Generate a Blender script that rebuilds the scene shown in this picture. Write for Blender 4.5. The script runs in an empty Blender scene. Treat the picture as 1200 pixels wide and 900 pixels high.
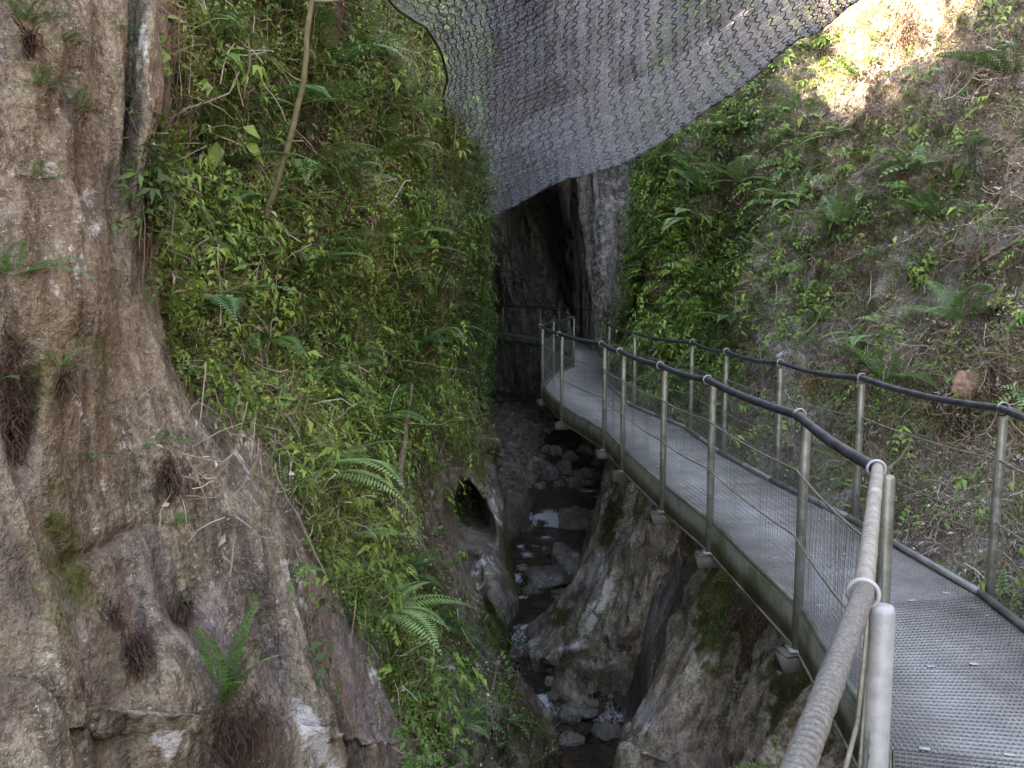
import bpy, math, random
import numpy as np
from mathutils import Vector, Matrix

rng = np.random.default_rng(11)
random.seed(11)
R = math.radians
sc = bpy.context.scene
col = sc.collection

# ------------------------------------------------------------------ camera
FPX = 1040.0
PITCH = math.atan(113 / FPX)
CAMZ = 1.73
cam_d = bpy.data.cameras.new('camera')
cam_d.sensor_width = 36.0
cam_d.lens = 36.0 * FPX / 1200.0
cam_d.clip_start = 0.05
cam_d.clip_end = 500.0
cam = bpy.data.objects.new('camera', cam_d)
col.objects.link(cam)
cam.location = (0, 0, CAMZ)
cam.rotation_euler = (math.pi / 2 - PITCH, 0, 0)
sc.camera = cam
cp, sp = math.cos(PITCH), math.sin(PITCH)


def W(px, py, d):
    """world point seen at photo pixel (px,py) at forward distance d"""
    xc = (px - 600) / FPX
    yc = -(py - 450) / FPX
    dy = cp + yc * sp
    dz = -sp + yc * cp
    s = d / dy
    return np.array([xc * s, d, CAMZ + dz * s])


def WZ(px, py, z):
    """world point on the level z seen at photo pixel"""
    xc = (px - 600) / FPX
    yc = -(py - 450) / FPX
    dy = cp + yc * sp
    dz = -sp + yc * cp
    s = (z - CAMZ) / dz
    return np.array([xc * s, dy * s, z])


def project(P):
    """pixels of world points; points behind the camera give nan"""
    P = np.asarray(P, float)
    x = P[..., 0]
    y = P[..., 1]
    z = P[..., 2] - CAMZ
    f = y * cp - z * sp
    u = y * sp + z * cp
    f = np.where(f > 0.3, f, np.nan)
    return 600 + FPX * x / f, 450 - FPX * u / f


# ------------------------------------------------------------------ noise
def _hash(ix, iy, iz, seed):
    h = (ix.astype(np.int64) * 374761393 + iy.astype(np.int64) * 668265263 + iz.astype(np.int64) * 2147483647 + seed * 974634777) & 0xFFFFFFFF
    h = ((h ^ (h >> 13)) * 1274126177) & 0xFFFFFFFF
    h = (h ^ (h >> 16)) & 0xFFFFFFFF
    h = (h * 2246822519) & 0xFFFFFFFF
    h = h ^ (h >> 15)
    return (h & 0xFFFFFF).astype(np.float64) / float(0xFFFFFF) * 2 - 1


def noise3(P, seed=0):
    F = np.floor(P)
    f = P - F
    f = f * f * f * (f * (f * 6 - 15) + 10)
    I = F.astype(np.int64)
    x, y, z = I[..., 0], I[..., 1], I[..., 2]
    fx, fy, fz = f[..., 0], f[..., 1], f[..., 2]

    def L(a, b, t):
        return a + (b - a) * t
    c = [[[_hash(x + i, y + j, z + k, seed) for k in (0, 1)] for j in (0, 1)] for i in (0, 1)]
    a = L(L(c[0][0][0], c[1][0][0], fx), L(c[0][1][0], c[1][1][0], fx), fy)
    b = L(L(c[0][0][1], c[1][0][1], fx), L(c[0][1][1], c[1][1][1], fx), fy)
    return L(a, b, fz)


def fbm(P, octaves=4, seed=0, gain=0.5):
    s = 0
    a = 1.0
    t = 0.0
    Q = np.array(P, float)
    for o in range(octaves):
        s = s + a * noise3(Q, seed + o * 17)
        t += a
        a *= gain
        Q = Q * 2.03 + 5.3
    return s / t


def ridged(P, octaves=4, seed=0, gain=0.5):
    s = 0
    a = 1.0
    t = 0.0
    Q = np.array(P, float)
    for o in range(octaves):
        n = 1 - np.abs(noise3(Q, seed + o * 31))
        s = s + a * n * n
        t += a
        a *= gain
        Q = Q * 2.1 + 3.1
    return s / t


# ------------------------------------------------------------------ patches
class Patch:
    """smooth surface through a grid of control points"""

    def __init__(self, C):
        self.C = np.array(C, float)
        self.r, self.c = self.C.shape[:2]

    @staticmethod
    def _w(t):
        t2, t3 = t * t, t * t * t
        return (-.5 * t3 + t2 - .5 * t, 1.5 * t3 - 2.5 * t2 + 1, -1.5 * t3 + 2 * t2 + .5 * t, .5 * t3 - .5 * t2)

    def __call__(self, u, v):
        """u along columns 0..c-1, v along rows 0..r-1 (arrays)"""
        u = np.clip(u, 0, self.c - 1 - 1e-6)
        v = np.clip(v, 0, self.r - 1 - 1e-6)
        iu = np.floor(u).astype(int)
        iv = np.floor(v).astype(int)
        wu = self._w(u - iu)
        wv = self._w(v - iv)
        out = 0
        for a in range(4):
            ra = iv + a - 1
            for b in range(4):
                cb = iu + b - 1
                out = out + (wv[a] * wu[b])[..., None] * self.get(ra, cb)
        return out

    def get(self, r, c):
        r0 = np.clip(r, 0, self.r - 1)
        c0 = np.clip(c, 0, self.c - 1)
        P = self.C[r0, c0]
        # linear extrapolation at the borders
        er = np.where(r < 0, 1, np.where(r > self.r - 1, self.r - 2, r0))
        ec = np.where(c < 0, 1, np.where(c > self.c - 1, self.c - 2, c0))
        P = P + np.where((r != r0)[..., None], P - self.C[er, c0], 0)
        P = P + np.where((c != c0)[..., None], self.C[r0, c0] - self.C[r0, ec], 0)
        return P


def grid_normals(P):
    du = np.gradient(P, axis=1)
    dv = np.gradient(P, axis=0)
    n = np.cross(du, dv)
    n /= np.linalg.norm(n, axis=-1, keepdims=True) + 1e-9
    return n


def smooth_step(a, b, x):
    t = np.clip((x - a) / (b - a), 0, 1)
    return t * t * (3 - 2 * t)


def inpoly(px, py, poly):
    px = np.nan_to_num(px, nan=-9999)
    py = np.nan_to_num(py, nan=-9999)
    ins = np.zeros(px.shape, bool)
    n = len(poly)
    for i in range(n):
        x1, y1 = poly[i]
        x2, y2 = poly[(i + 1) % n]
        if y1 == y2:
            continue
        c = ((y1 > py) != (y2 > py)) & (px < (x2 - x1) * (py - y1) / (y2 - y1) + x1)
        ins ^= c
    return ins


def blob(px, py, cx, cy, rx, ry, ang=0.0):
    """soft elliptical spot, 1 at the centre"""
    a = R(ang)
    dx, dy = px - cx, py - cy
    u = (dx * math.cos(a) + dy * math.sin(a)) / rx
    v = (-dx * math.sin(a) + dy * math.cos(a)) / ry
    return np.nan_to_num(np.exp(-(u * u + v * v)), nan=0.0)


# ------------------------------------------------------------------ meshes
def mesh_np(name, V, F, mat, parent=None, attrs=None, smooth=False, flat_tri=False):
    """V (n,3), F (m,3|4) int"""
    me = bpy.data.meshes.new(name)
    V = np.asarray(V, np.float32)
    F = np.asarray(F, np.int32)
    k = F.shape[1]
    me.vertices.add(len(V))
    me.vertices.foreach_set('co', V.ravel())
    me.loops.add(F.size)
    me.loops.foreach_set('vertex_index', F.ravel())
    me.polygons.add(len(F))
    me.polygons.foreach_set('loop_start', np.arange(0, F.size, k, dtype=np.int32))
    me.polygons.foreach_set('loop_total', np.full(len(F), k, np.int32))
    if smooth:
        me.polygons.foreach_set('use_smooth', np.ones(len(F), bool))
    for an, av in (attrs or {}).items():
        a = me.attributes.new(an, 'FLOAT', 'POINT')
        a.data.foreach_set('value', np.asarray(av, np.float32).ravel())
    me.update(calc_edges=True)
    if mat:
        me.materials.append(mat)
    o = bpy.data.objects.new(name, me)
    col.objects.link(o)
    if parent:
        o.parent = parent
    return o


def grid_mesh(name, P, mat, attrs=None, parent=None, flip=False):
    r, c = P.shape[:2]
    idx = np.arange(r * c).reshape(r, c)
    a, b, d, e = idx[:-1, :-1], idx[:-1, 1:], idx[1:, 1:], idx[1:, :-1]
    F = np.stack([a, b, d, e] if not flip else [a, e, d, b], -1).reshape(-1, 4)
    at = {k: v.reshape(-1) for k, v in (attrs or {}).items()}
    return mesh_np(name, P.reshape(-1, 3), F, mat, parent, at, smooth=True)


class MB:
    """collects quads of simple solids"""

    def __init__(self):
        self.V, self.F, self.n = [], [], 0

    def add(self, V, F):
        V = np.asarray(V, float)
        self.V.append(V)
        self.F.append(np.asarray(F, int) + self.n)
        self.n += len(V)

    def box(self, c, ax, ay, az):
        """centre and three half-axis vectors"""
        c, ax, ay, az = map(lambda q: np.asarray(q, float), (c, ax, ay, az))
        V = [c + i * ax + j * ay + k * az for i in (-1, 1) for j in (-1, 1) for k in (-1, 1)]
        F = [(0, 1, 3, 2), (4, 6, 7, 5), (0, 4, 5, 1), (2, 3, 7, 6), (0, 2, 6, 4), (1, 5, 7, 3)]
        self.add(V, F)

    def bevel_box(self, c, ax, ay, az, b=0.006):
        """box with chamfered long edges, extruded along ay"""
        c, ax, ay, az = map(lambda q: np.asarray(q, float), (c, ax, ay, az))
        lx, lz = np.linalg.norm(ax), np.linalg.norm(az)
        bx, bz = b / lx, b / lz
        pr = [(-1 + bx, -1), (1 - bx, -1), (1, -1 + bz), (1, 1 - bz), (1 - bx, 1), (-1 + bx, 1), (-1, 1 - bz), (-1, -1 + bz)]
        V = []
        for s in (-1, 1):
            V += [c + s * ay + p * ax + q * az for p, q in pr]
        F = [(i, (i + 1) % 8, 8 + (i + 1) % 8, 8 + i) for i in range(8)]
        for o, rev in ((0, True), (8, False)):
            for q in ((0, 1, 2, 3), (0, 3, 4, 7), (4, 5, 6, 7)):
                f = [o + i for i in q]
                F.append(tuple(f[::-1]) if rev else tuple(f))
        self.add(V, F)

    def tube(self, P, r, k=8, cap=True, rad=None, twist=0.0):
        P = np.asarray(P, float)
        n = len(P)
        T = np.gradient(P, axis=0)
        T /= np.linalg.norm(T, axis=1, keepdims=True) + 1e-12
        up = np.array([0, 0, 1.0]) if abs(T[0][2]) < 0.9 else np.array([1.0, 0, 0])
        A = np.zeros_like(P)
        a = np.cross(T[0], up)
        a /= np.linalg.norm(a)
        for i in range(n):
            a = a - T[i] * np.dot(a, T[i])
            a /= np.linalg.norm(a) + 1e-12
            A[i] = a
        B = np.cross(T, A)
        th = np.arange(k) * 2 * math.pi / k
        rr = np.full((n, k), r, float) if rad is None else np.broadcast_to(np.asarray(rad, float).reshape(n, -1), (n, k))
        V = P[:, None] + rr[..., None] * (np.cos(th)[None, :, None] * A[:, None] + np.sin(th)[None, :, None] * B[:, None])
        idx = np.arange(n * k).reshape(n, k)
        nx = np.roll(idx, -1, 1)
        F = np.stack([idx[:-1], nx[:-1], nx[1:], idx[1:]], -1).reshape(-1, 4)
        V = V.reshape(-1, 3)
        if cap:
            V = np.vstack([V, P[0], P[-1]])
            c0, c1 = n * k, n * k + 1
            C = []
            for i in range(0, k, 2):
                C.append((c0, idx[0, (i + 2) % k], idx[0, (i + 1) % k], idx[0, i]))
                C.append((c1, idx[-1, i], idx[-1, (i + 1) % k], idx[-1, (i + 2) % k]))
            F = np.vstack([F, C])
        self.add(V, F)

    def torus(self, c, n, R1, r, k1=20, k2=8):
        c = np.asarray(c, float)
        n = np.asarray(n, float)
        n = n / np.linalg.norm(n)
        a = np.cross(n, [0, 0, 1.0])
        if np.linalg.norm(a) < .1:
            a = np.cross(n, [1.0, 0, 0])
        a /= np.linalg.norm(a)
        b = np.cross(n, a)
        t = np.arange(k1) * 2 * math.pi / k1
        s = np.arange(k2) * 2 * math.pi / k2
        D = np.cos(t)[:, None] * a + np.sin(t)[:, None] * b
        V = c + D[:, None] * (R1 + r * np.cos(s))[None, :, None] + n * (r * np.sin(s))[None, :, None]
        idx = np.arange(k1 * k2).reshape(k1, k2)
        F = np.stack([idx, np.roll(idx, -1, 0), np.roll(np.roll(idx, -1, 0), -1, 1), np.roll(idx, -1, 1)], -1).reshape(-1, 4)
        self.add(V.reshape(-1, 3), F)

    def build(self, name, mat, parent=None, smooth=False, attrs=None, origin=None):
        V = np.vstack(self.V)
        if origin is not None:
            V = V - np.asarray(origin)
        return mesh_np(name, V, np.vstack(self.F), mat, parent, attrs, smooth)


def tag(o, label=None, cat=None, group=None, kind=None):
    if label:
        o['label'] = label
    if cat:
        o['category'] = cat
    if group:
        o['group'] = group
    if kind:
        o['kind'] = kind
    return o


def empty(name, loc=(0, 0, 0), rz=0.0):
    o = bpy.data.objects.new(name, None)
    o.empty_display_size = 0.1
    col.objects.link(o)
    o.location = loc
    o.rotation_euler = (0, 0, rz)
    return o


def copy_tree(o, kids, loc, rot=None, scale=None):
    c = o.copy()
    col.objects.link(c)
    c.location = loc
    if rot is not None:
        c.rotation_euler = rot
    if scale is not None:
        c.scale = scale
    for k in kids:
        d = k.copy()
        col.objects.link(d)
        d.parent = c
    return c


# ------------------------------------------------------------------ materials
class Mat:
    def __init__(self, name):
        self.m = bpy.data.materials.new(name)
        self.m.use_nodes = True
        self.t = self.m.node_tree
        self.b = self.t.nodes['Principled BSDF']
        self.out = self.t.nodes['Material Output']
        self.geo = self.t.nodes.new('ShaderNodeNewGeometry')

    def n(self, kind, **kw):
        x = self.t.nodes.new('ShaderNode' + kind)
        for k, v in kw.items():
            setattr(x, k, v)
        return x

    def link(self, a, b):
        self.t.links.new(a, b)

    def put(self, sock, v):
        if hasattr(v, 'links') or isinstance(v, bpy.types.NodeSocket):
            self.link(v, sock)
        elif isinstance(v, (tuple, list)):
            sock.default_value = tuple(v) + ((1,) if len(v) == 3 and len(sock.default_value) == 4 else ())
        else:
            sock.default_value = v

    def pos(self, scale=(1, 1, 1), rot=(0, 0, 0), obj=False):
        mp = self.n('Mapping')
        mp.inputs['Scale'].default_value = scale
        mp.inputs['Rotation'].default_value = rot
        if obj:
            tc = self.n('TexCoord')
            self.link(tc.outputs['Object'], mp.inputs[0])
        else:
            self.link(self.geo.outputs['Position'], mp.inputs[0])
        return mp.outputs[0]

    def noise(self, vec, scale, detail=6, rough=.6, dist=0.0):
        x = self.n('TexNoise')
        self.link(vec, x.inputs['Vector'])
        x.inputs['Scale'].default_value = scale
        x.inputs['Detail'].default_value = detail
        x.inputs['Roughness'].default_value = rough
        x.inputs['Distortion'].default_value = dist
        return x.outputs['Fac']

    def voro(self, vec, scale, feature='F1', out='Distance'):
        x = self.n('TexVoronoi', feature=feature)
        self.link(vec, x.inputs['Vector'])
        x.inputs['Scale'].default_value = scale
        return x.outputs[out]

    def ramp(self, fac, stops):
        x = self.n('ValToRGB')
        e = x.color_ramp.elements
        while len(e) < len(stops):
            e.new(.5)
        for i, (p, c) in enumerate(stops):
            e[i].position = p
            e[i].color = tuple(c) + (1,) if len(c) == 3 else c
        self.put(x.inputs[0], fac)
        return x.outputs[0]

    def step(self, fac, a, b):
        x = self.n('MapRange', interpolation_type='SMOOTHSTEP')
        self.put(x.inputs[0], fac)
        x.inputs[1].default_value = a
        x.inputs[2].default_value = b
        return x.outputs[0]

    def math(self, op, a, b=0.0):
        x = self.n('Math', operation=op)
        self.put(x.inputs[0], a)
        self.put(x.inputs[1], b)
        return x.outputs[0]

    def mix(self, fac, a, b, mode='MIX'):
        x = self.n('Mix', data_type='RGBA', blend_type=mode)
        self.put(x.inputs[0], fac)
        self.put(x.inputs[6], a)
        self.put(x.inputs[7], b)
        return x.outputs[2]

    def attr(self, name):
        x = self.n('Attribute', attribute_name=name)
        return x.outputs['Fac']

    def bump(self, h, strength=.5, dist=.02, normal=None):
        x = self.n('Bump')
        x.inputs['Strength'].default_value = strength
        x.inputs['Distance'].default_value = dist
        self.link(h, x.inputs['Height'])
        if normal:
            self.link(normal, x.inputs['Normal'])
        return x.outputs[0]

    def done(self, color=None, rough=.8, metal=0.0, normal=None, spec=None):
        if color is not None:
            self.put(self.b.inputs['Base Color'], color)
        self.put(self.b.inputs['Roughness'], rough)
        self.b.inputs['Metallic'].default_value = metal
        if spec is not None:
            self.b.inputs['Specular IOR Level'].default_value = spec
        if normal is not None:
            self.link(normal, self.b.inputs['Normal'])
        return self.m


def rock_material(name, dark, mid, light, rotv=(0, 0, 0), wet=.75, gain=1.0):
    """limestone with flowstone streaks, lichen, moss (attribute) and pale scrapes (attribute)"""
    M = Mat(name)
    p = M.pos()
    ps = M.pos(scale=(1, 1, .28), rot=rotv)
    n1 = M.noise(ps, 2.2, 5, .62, .4)
    n2 = M.noise(p, 9, 4, .65)
    n3 = M.noise(ps, 14, 3, .7)
    n4 = M.noise(p, 38, 3, .75)
    mixn = M.math('ADD', M.math('MULTIPLY', n1, .32), M.math('ADD', M.math('MULTIPLY', n2, .20), M.math('ADD', M.math('MULTIPLY', n3, .20), M.math('MULTIPLY', n4, .28))))
    c = M.ramp(mixn, [(.41, dark), (.475, mid), (.54, light), (.62, tuple(min(.6, x * 1.6) for x in light))])
    gs = M.step(M.noise(p, 3.1, 3, .7), .54, .68)
    c = M.mix(M.math('MULTIPLY', gs, .5), c, (.075, .08, .045))
    fl = M.step(M.noise(p, 70, 2, .8), .60, .68)
    c = M.mix(M.math('MULTIPLY', fl, .65), c, (.50, .45, .40))
    fd = M.step(M.noise(ps, 52, 2, .8), .58, .66)
    c = M.mix(M.math('MULTIPLY', fd, .6), c, (.05, .035, .028))
    vs = M.noise(M.pos(scale=(1, 1, .06), rot=rotv), 11, 3, .6)
    c = M.mix(M.math('MULTIPLY', M.step(vs, .54, .70), .30), c, (.24, .195, .15))
    c = M.mix(M.math('MULTIPLY', M.step(vs, .45, .34), .4), c, (.085, .065, .052))
    # brown / purple stains
    st = M.step(M.noise(ps, 1.1, 3, .6, .8), .46, .62)
    c = M.mix(M.math('MULTIPLY', st, .42), c, (.14, .09, .062))
    st2 = M.step(M.noise(M.pos(scale=(1, 1, .4)), 1.7, 3, .6), .5, .68)
    c = M.mix(M.math('MULTIPLY', st2, .5), c, (.15, .115, .14))
    # dark wet streaks
    ds = M.step(M.noise(M.pos(scale=(1, 1, .12), rot=rotv), 5.5, 3, .55), .53, .66)
    c = M.mix(M.math('MULTIPLY', ds, .6), c, (.045, .035, .035))
    # cracks
    cr = M.n('TexVoronoi', feature='DISTANCE_TO_EDGE')
    dv = M.n('Mix', data_type='VECTOR')
    nz = M.n('TexNoise')
    M.link(p, nz.inputs['Vector'])
    nz.inputs['Scale'].default_value = 3
    dv.inputs[0].default_value = .35
    M.link(ps, dv.inputs[4])
    M.link(nz.outputs['Color'], dv.inputs[5])
    M.link(dv.outputs[1], cr.inputs['Vector'])
    cr.inputs['Scale'].default_value = 3.2
    crk = M.step(cr.outputs['Distance'], .0, .035)
    c = M.mix(M.math('MULTIPLY', M.math('SUBTRACT', 1.0, crk), M.math('MULTIPLY', st2, .5)), c, (.035, .025, .025))
    # pale patches
    pa = M.attr('pale')
    pf = M.step(M.math('ADD', M.math('MULTIPLY', pa, .42), M.math('MULTIPLY', M.noise(p, 7, 5, .75), 1.15)), .74, .92)
    c = M.mix(pf, c, M.ramp(n2, [(.3, (.38, .35, .36)), (.7, (.60, .56, .56))]))
    # ochre
    oc = M.attr('ochre')
    of = M.step(M.math('ADD', M.math('MULTIPLY', oc, .7), M.math('MULTIPLY', n2, .7)), .66, .86)
    c = M.mix(of, c, (.20, .085, .03))
    # red-brown root fibre/litter
    # moss
    mo = M.attr('moss')
    mn = M.math('ADD', M.math('MULTIPLY', M.noise(p, 5, 5, .7), .9), M.math('MULTIPLY', M.noise(p, 1.3, 1, .5), .35))
    mf = M.step(M.math('ADD', M.math('MULTIPLY', mo, .85), mn), .82, 1.02)
    mc = M.ramp(n4, [(.3, (.025, .028, .008)), (.55, (.065, .066, .018)), (.75, (.12, .115, .04))])
    c = M.mix(mf, c, mc)
    # soil under plants
    so = M.attr('soil')
    sn = M.noise(p, 22, 4, .75)
    sf = M.step(M.math('ADD', so, M.math('MULTIPLY', n2, .8)), .75, .95)
    sc_ = M.ramp(sn, [(.3, (.04, .026, .018)), (.47, (.12, .080, .056)), (.6, (.24, .175, .13)), (.75, (.38, .30, .24))])
    c = M.mix(sf, c, sc_)
    h = M.math('ADD', M.math('MULTIPLY', n1, 1.0), M.math('ADD', M.math('MULTIPLY', n2, .55), M.math('MULTIPLY', n4, .34)))
    h = M.math('ADD', h, M.math('MULTIPLY', M.math('MULTIPLY', crk, st2), .08))
    nb = M.bump(h, 1.0, .11 * gain)
    M.done(c, M.math('SUBTRACT', wet + .15, M.math('MULTIPLY', ds, .35)), normal=nb, spec=.3)
    return M.m


def plain(name, c1, c2, scale=8, rough=.5, metal=0.0, bump=.2, dist=.004, stain=None, rough2=None, obj=False, stretch=(1, 1, 1)):
    M = Mat(name)
    p = M.pos(scale=stretch, obj=obj)
    n = M.noise(p, scale, 7, .65)
    c = M.ramp(n, [(.32, c1), (.68, c2)])
    if stain:
        s = M.step(M.noise(p, scale * .35, 5, .6), stain[1], stain[1] + .14)
        c = M.mix(s, c, stain[0])
    nb = M.bump(M.noise(p, scale * 5, 5, .7), bump, dist)
    rr = rough if rough2 is None else M.math('ADD', rough, M.math('MULTIPLY', n, rough2 - rough))
    return M.done(c, rr, metal, nb)


def leaf_material(name, stops, trans=.28, rough=.5, spec=.35):
    M = Mat(name)
    t = M.attr('tint')
    c = M.ramp(t, stops)
    c = M.mix(.35, c, M.ramp(M.noise(M.pos(), 25, 3, .6), [(.35, (.55, .55, .55)), (.65, (1.3, 1.3, 1.2))]), 'MULTIPLY')
    M.done(c, rough, spec=spec)
    tr = M.n('BsdfTranslucent')
    M.link(c, tr.inputs[0])
    mx = M.n('MixShader')
    mx.inputs[0].default_value = trans
    M.link(M.b.outputs[0], mx.inputs[1])
    M.link(tr.outputs[0], mx.inputs[2])
    M.link(mx.outputs[0], M.out.inputs[0])
    return M.m
EXPO = 4.15
# ================================================================== SETTING
rock_left_m = rock_material('rock_purple_brown', (.034, .025, .019), (.120, .092, .069), (.245, .20, .158), rotv=(0, R(-14), 0), gain=.55)
rock_under_m = rock_material('rock_waterworn', (.07, .054, .044), (.26, .205, .165), (.46, .395, .335), rotv=(0, R(24), 0), gain=.5)
rock_far_m = rock_material('rock_ribbed_grey', (.045, .038, .038), (.17, .15, .15), (.36, .33, .33), gain=1.4)
soil_m = rock_material('slope_soil', (.035, .026, .02), (.10, .075, .055), (.22, .175, .15))

# ---------------- left gorge wall
rows = {
    0:   [(-700, 2.3), (0, 3.2), (105, 3.8), (190, 4.4), (215, 5.6), (300, 6.8), (400, 8.5), (470, 10.5), (555, 14), (588, 18), (570, 27)],
    150: [(-700, 2.3), (0, 3.1), (100, 3.7), (185, 4.3), (207, 5.4), (300, 6.6), (400, 8.3), (480, 10.5), (558, 14), (587, 18), (570, 27)],
    260: [(-700, 2.3), (0, 3.1), (95, 3.6), (168, 4.1), (190, 5.2), (290, 6.4), (400, 8.2), (490, 10.5), (560, 14), (586, 17.5), (572, 27)],
    400: [(-700, 2.2), (0, 3.0), (95, 3.5), (185, 4.0), (212, 4.9), (300, 6.2), (400, 8.0), (490, 10.5), (558, 14), (588, 17.5), (580, 27)],
    500: [(-700, 2.2), (0, 2.9), (100, 3.4), (235, 4.0), (285, 4.8), (350, 6.0), (420, 7.8), (490, 10), (550, 13), (582, 17), (560, 26)],
    600: [(-700, 2.1), (0, 2.8), (110, 3.3), (250, 3.9), (335, 4.6), (360, 5.6), (425, 7.2), (480, 9), (528, 11), (590, 13.5), (545, 22)],
    700: [(-700, 2.1), (0, 2.75), (115, 3.2), (265, 3.8), (388, 4.6), (408, 5.6), (455, 7.0), (505, 8.6), (552, 10.4), (603, 12.3), (550, 19)],
    780: [(-700, 2.0), (0, 2.7), (120, 3.1), (275, 3.7), (425, 4.7), (445, 5.6), (495, 6.8), (545, 8.2), (590, 9.9), (612, 11.2), (560, 16)],
    850: [(-700, 2.0), (0, 2.65), (125, 3.05), (285, 3.6), (458, 4.75), (478, 5.6), (520, 6.6), (575, 7.9), (625, 9.6), (652, 10.8), (580, 14)],
    930: [(-700, 2.0), (0, 2.6), (130, 3.0), (295, 3.55), (492, 4.8), (512, 5.6), (550, 6.5), (605, 7.7), (650, 9.4), (672, 10.6), (590, 14)],
}
YL = np.array([-8, -1.5, 2.3, 3.1, 3.7, 4.3, 5.4, 6.6, 8.3, 10.5, 14, 18, 27])


def topz(y):
    return float(np.interp(y, [-8, 4, 8.3, 10.5, 14, 15, 18, 27, 40], TOPS))


TOPS = [9.5, 10, 12.0, 10.2, 9.7, 10.1, 14.5, 12, 12]  # unseen rim heights, shaped with a gap that admits one sun patch
C = []
for py, L in rows.items():
    sh = {0: [8, 24, 44, 20], 150: [8, 24, 44, 20], 260: [8, 24, 44, 20], 400: [8, 24, 40, 20], 500: [5, 12, 20, 10], 600: [8, 8, 4, 0], 700: [8, 8, 2, 0]}.get(py, [16, 16, 12, 10])
    sh = [0] * 7 + sh
    r = [W(px - s_, py, d) for (px, d), s_ in zip(L, sh)]
    r += [np.array([-2.9, 33, r[-1][2]]), np.array([-4.5, 37.0, r[-1][2]]), np.array([-9.0, 40.0, r[-1][2]])]
    z0 = r[0][2]
    dx = r[0][0]
    r = [np.array([dx - .8, -8, z0]), np.array([dx - .2, -1.0, z0])] + r
    C.append(r)
first = C[0]
ups = []
for k in range(4):
    row = []
    for p in first:
        T = topz(p[1])
        if p[1] > 22:  # far rim leans inward out of view, shaped to darken the gorge end
            T = 11
            row.append(np.array([p[0] + (.3, 1.0, 1.4, -10)[k], p[1] - .3 * k, p[2] + (T - p[2]) * (.3, .7, 1, 1)[k]]))
            continue
        if k == 0:
            row.append(np.array([p[0] - .35, p[1], p[2] + (T - p[2]) * .28]))
        elif k == 1:
            row.append(np.array([p[0] - 1.0, p[1] + .1, p[2] + (T - p[2]) * .65]))
        elif k == 2:
            row.append(np.array([p[0] - 2.2, p[1] + .2, T]))
        else:
            row.append(np.array([p[0] - 14, p[1] + .2, T + 2]))
    ups.append(row)
last = C[-1]
dn = [[np.array([p[0] + .35, p[1] + .05, min(p[2] - .9, -3.6)]) for p in last],
      [np.array([p[0] + .6, p[1] + .1, -6.8]) for p in last]]
C = ups[::-1] + C + dn
left_patch = Patch(C)
NR, NC = 560, 620
# rows/cols dense in the visible part
uu = np.interp(np.linspace(0, 1, NC), [0, .06, .14, .55, .93, 1], [0, 1.6, 3, 6, 11.6, 15])
vv = np.interp(np.linspace(0, 1, NR), [0, .03, .10, .94, 1], [0, 1, 3.2, 13.2, 15])
U, V = np.meshgrid(uu, vv)
PL = left_patch(U, V)
NL = grid_normals(PL)
if NL[NR // 2, NC // 3, 0] < 0:
    NL = -NL
pxl, pyl = project(PL)
# hollows and ledges: pushed along the line away from / towards the gorge
dirv = PL - np.array([0, 0, CAMZ])
dirv /= np.linalg.norm(dirv, axis=-1, keepdims=True)
push = np.zeros(PL.shape[:2])
for cx, cy, rx, ry, ang, dep in [
    (560, 668, 17, 30, -10, .45),
    (215, 700, 30, 60, 20, .12), (75, 650, 12, 60, -18, .10), (165, 750, 14, 70, -12, .12), (60, 130, 14, 60, 25, .10),
    (140, 160, 8, 160, 4, .14), (30, 480, 16, 70, 0, .12), (120, 640, 50, 10, -30, .08),
    (350, 215, 16, 60, 5, .5), (255, 420, 30, 80, 10, .25), (470, 420, 25, 60, 10, .5), (520, 700, 10, 90, -20, .45),
    (430, 560, 30, 60, -20, .35), (590, 650, 10, 60, -8, .6), (380, 30, 20, 40, 0, .5), (560, 350, 14, 60, 0, .5)]:
    push += dep * blob(pxl, pyl, cx, cy, rx, ry, ang)
for cx, cy, rx, ry, ang, dep in [
    (95, 330, 45, 130, 3, .22), (165, 90, 14, 130, 3, .18), (370, 800, 25, 130, -22, .25), (300, 640, 25, 90, -22, .22),
    (200, 800, 45, 100, -10, .18), (500, 660, 12, 90, -22, .5), (550, 760, 14, 80, -25, .55), (575, 700, 7, 60, -14, .25),
    (90, 780, 40, 110, 0, .14), (20, 300, 25, 80, 0, .10)]:
    push -= dep * blob(pxl, pyl, cx, cy, rx, ry, ang)
_xc = 551 + (pyl - 612) * .16
_n = .10 * fbm(np.nan_to_num(np.stack([pxl / 14, pyl / 14, 0 * pxl], -1)), 2, 12)
_q = np.abs((pxl - _xc) / 25.0) ** 2.2 + np.abs((pyl - 634) / 62.0) ** 2.6 + _n
hole = np.nan_to_num(np.exp(-np.clip(_q, 0, 9) ** 3.2), nan=0.0)
_v = np.nan_to_num(np.clip((pyl - 585) / 62.0, 0, 1), nan=1)
push += hole * (.32 + 2.8 * (1 - _v) ** 1.3)
hole = hole * (1 - .6 * _v)
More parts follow.
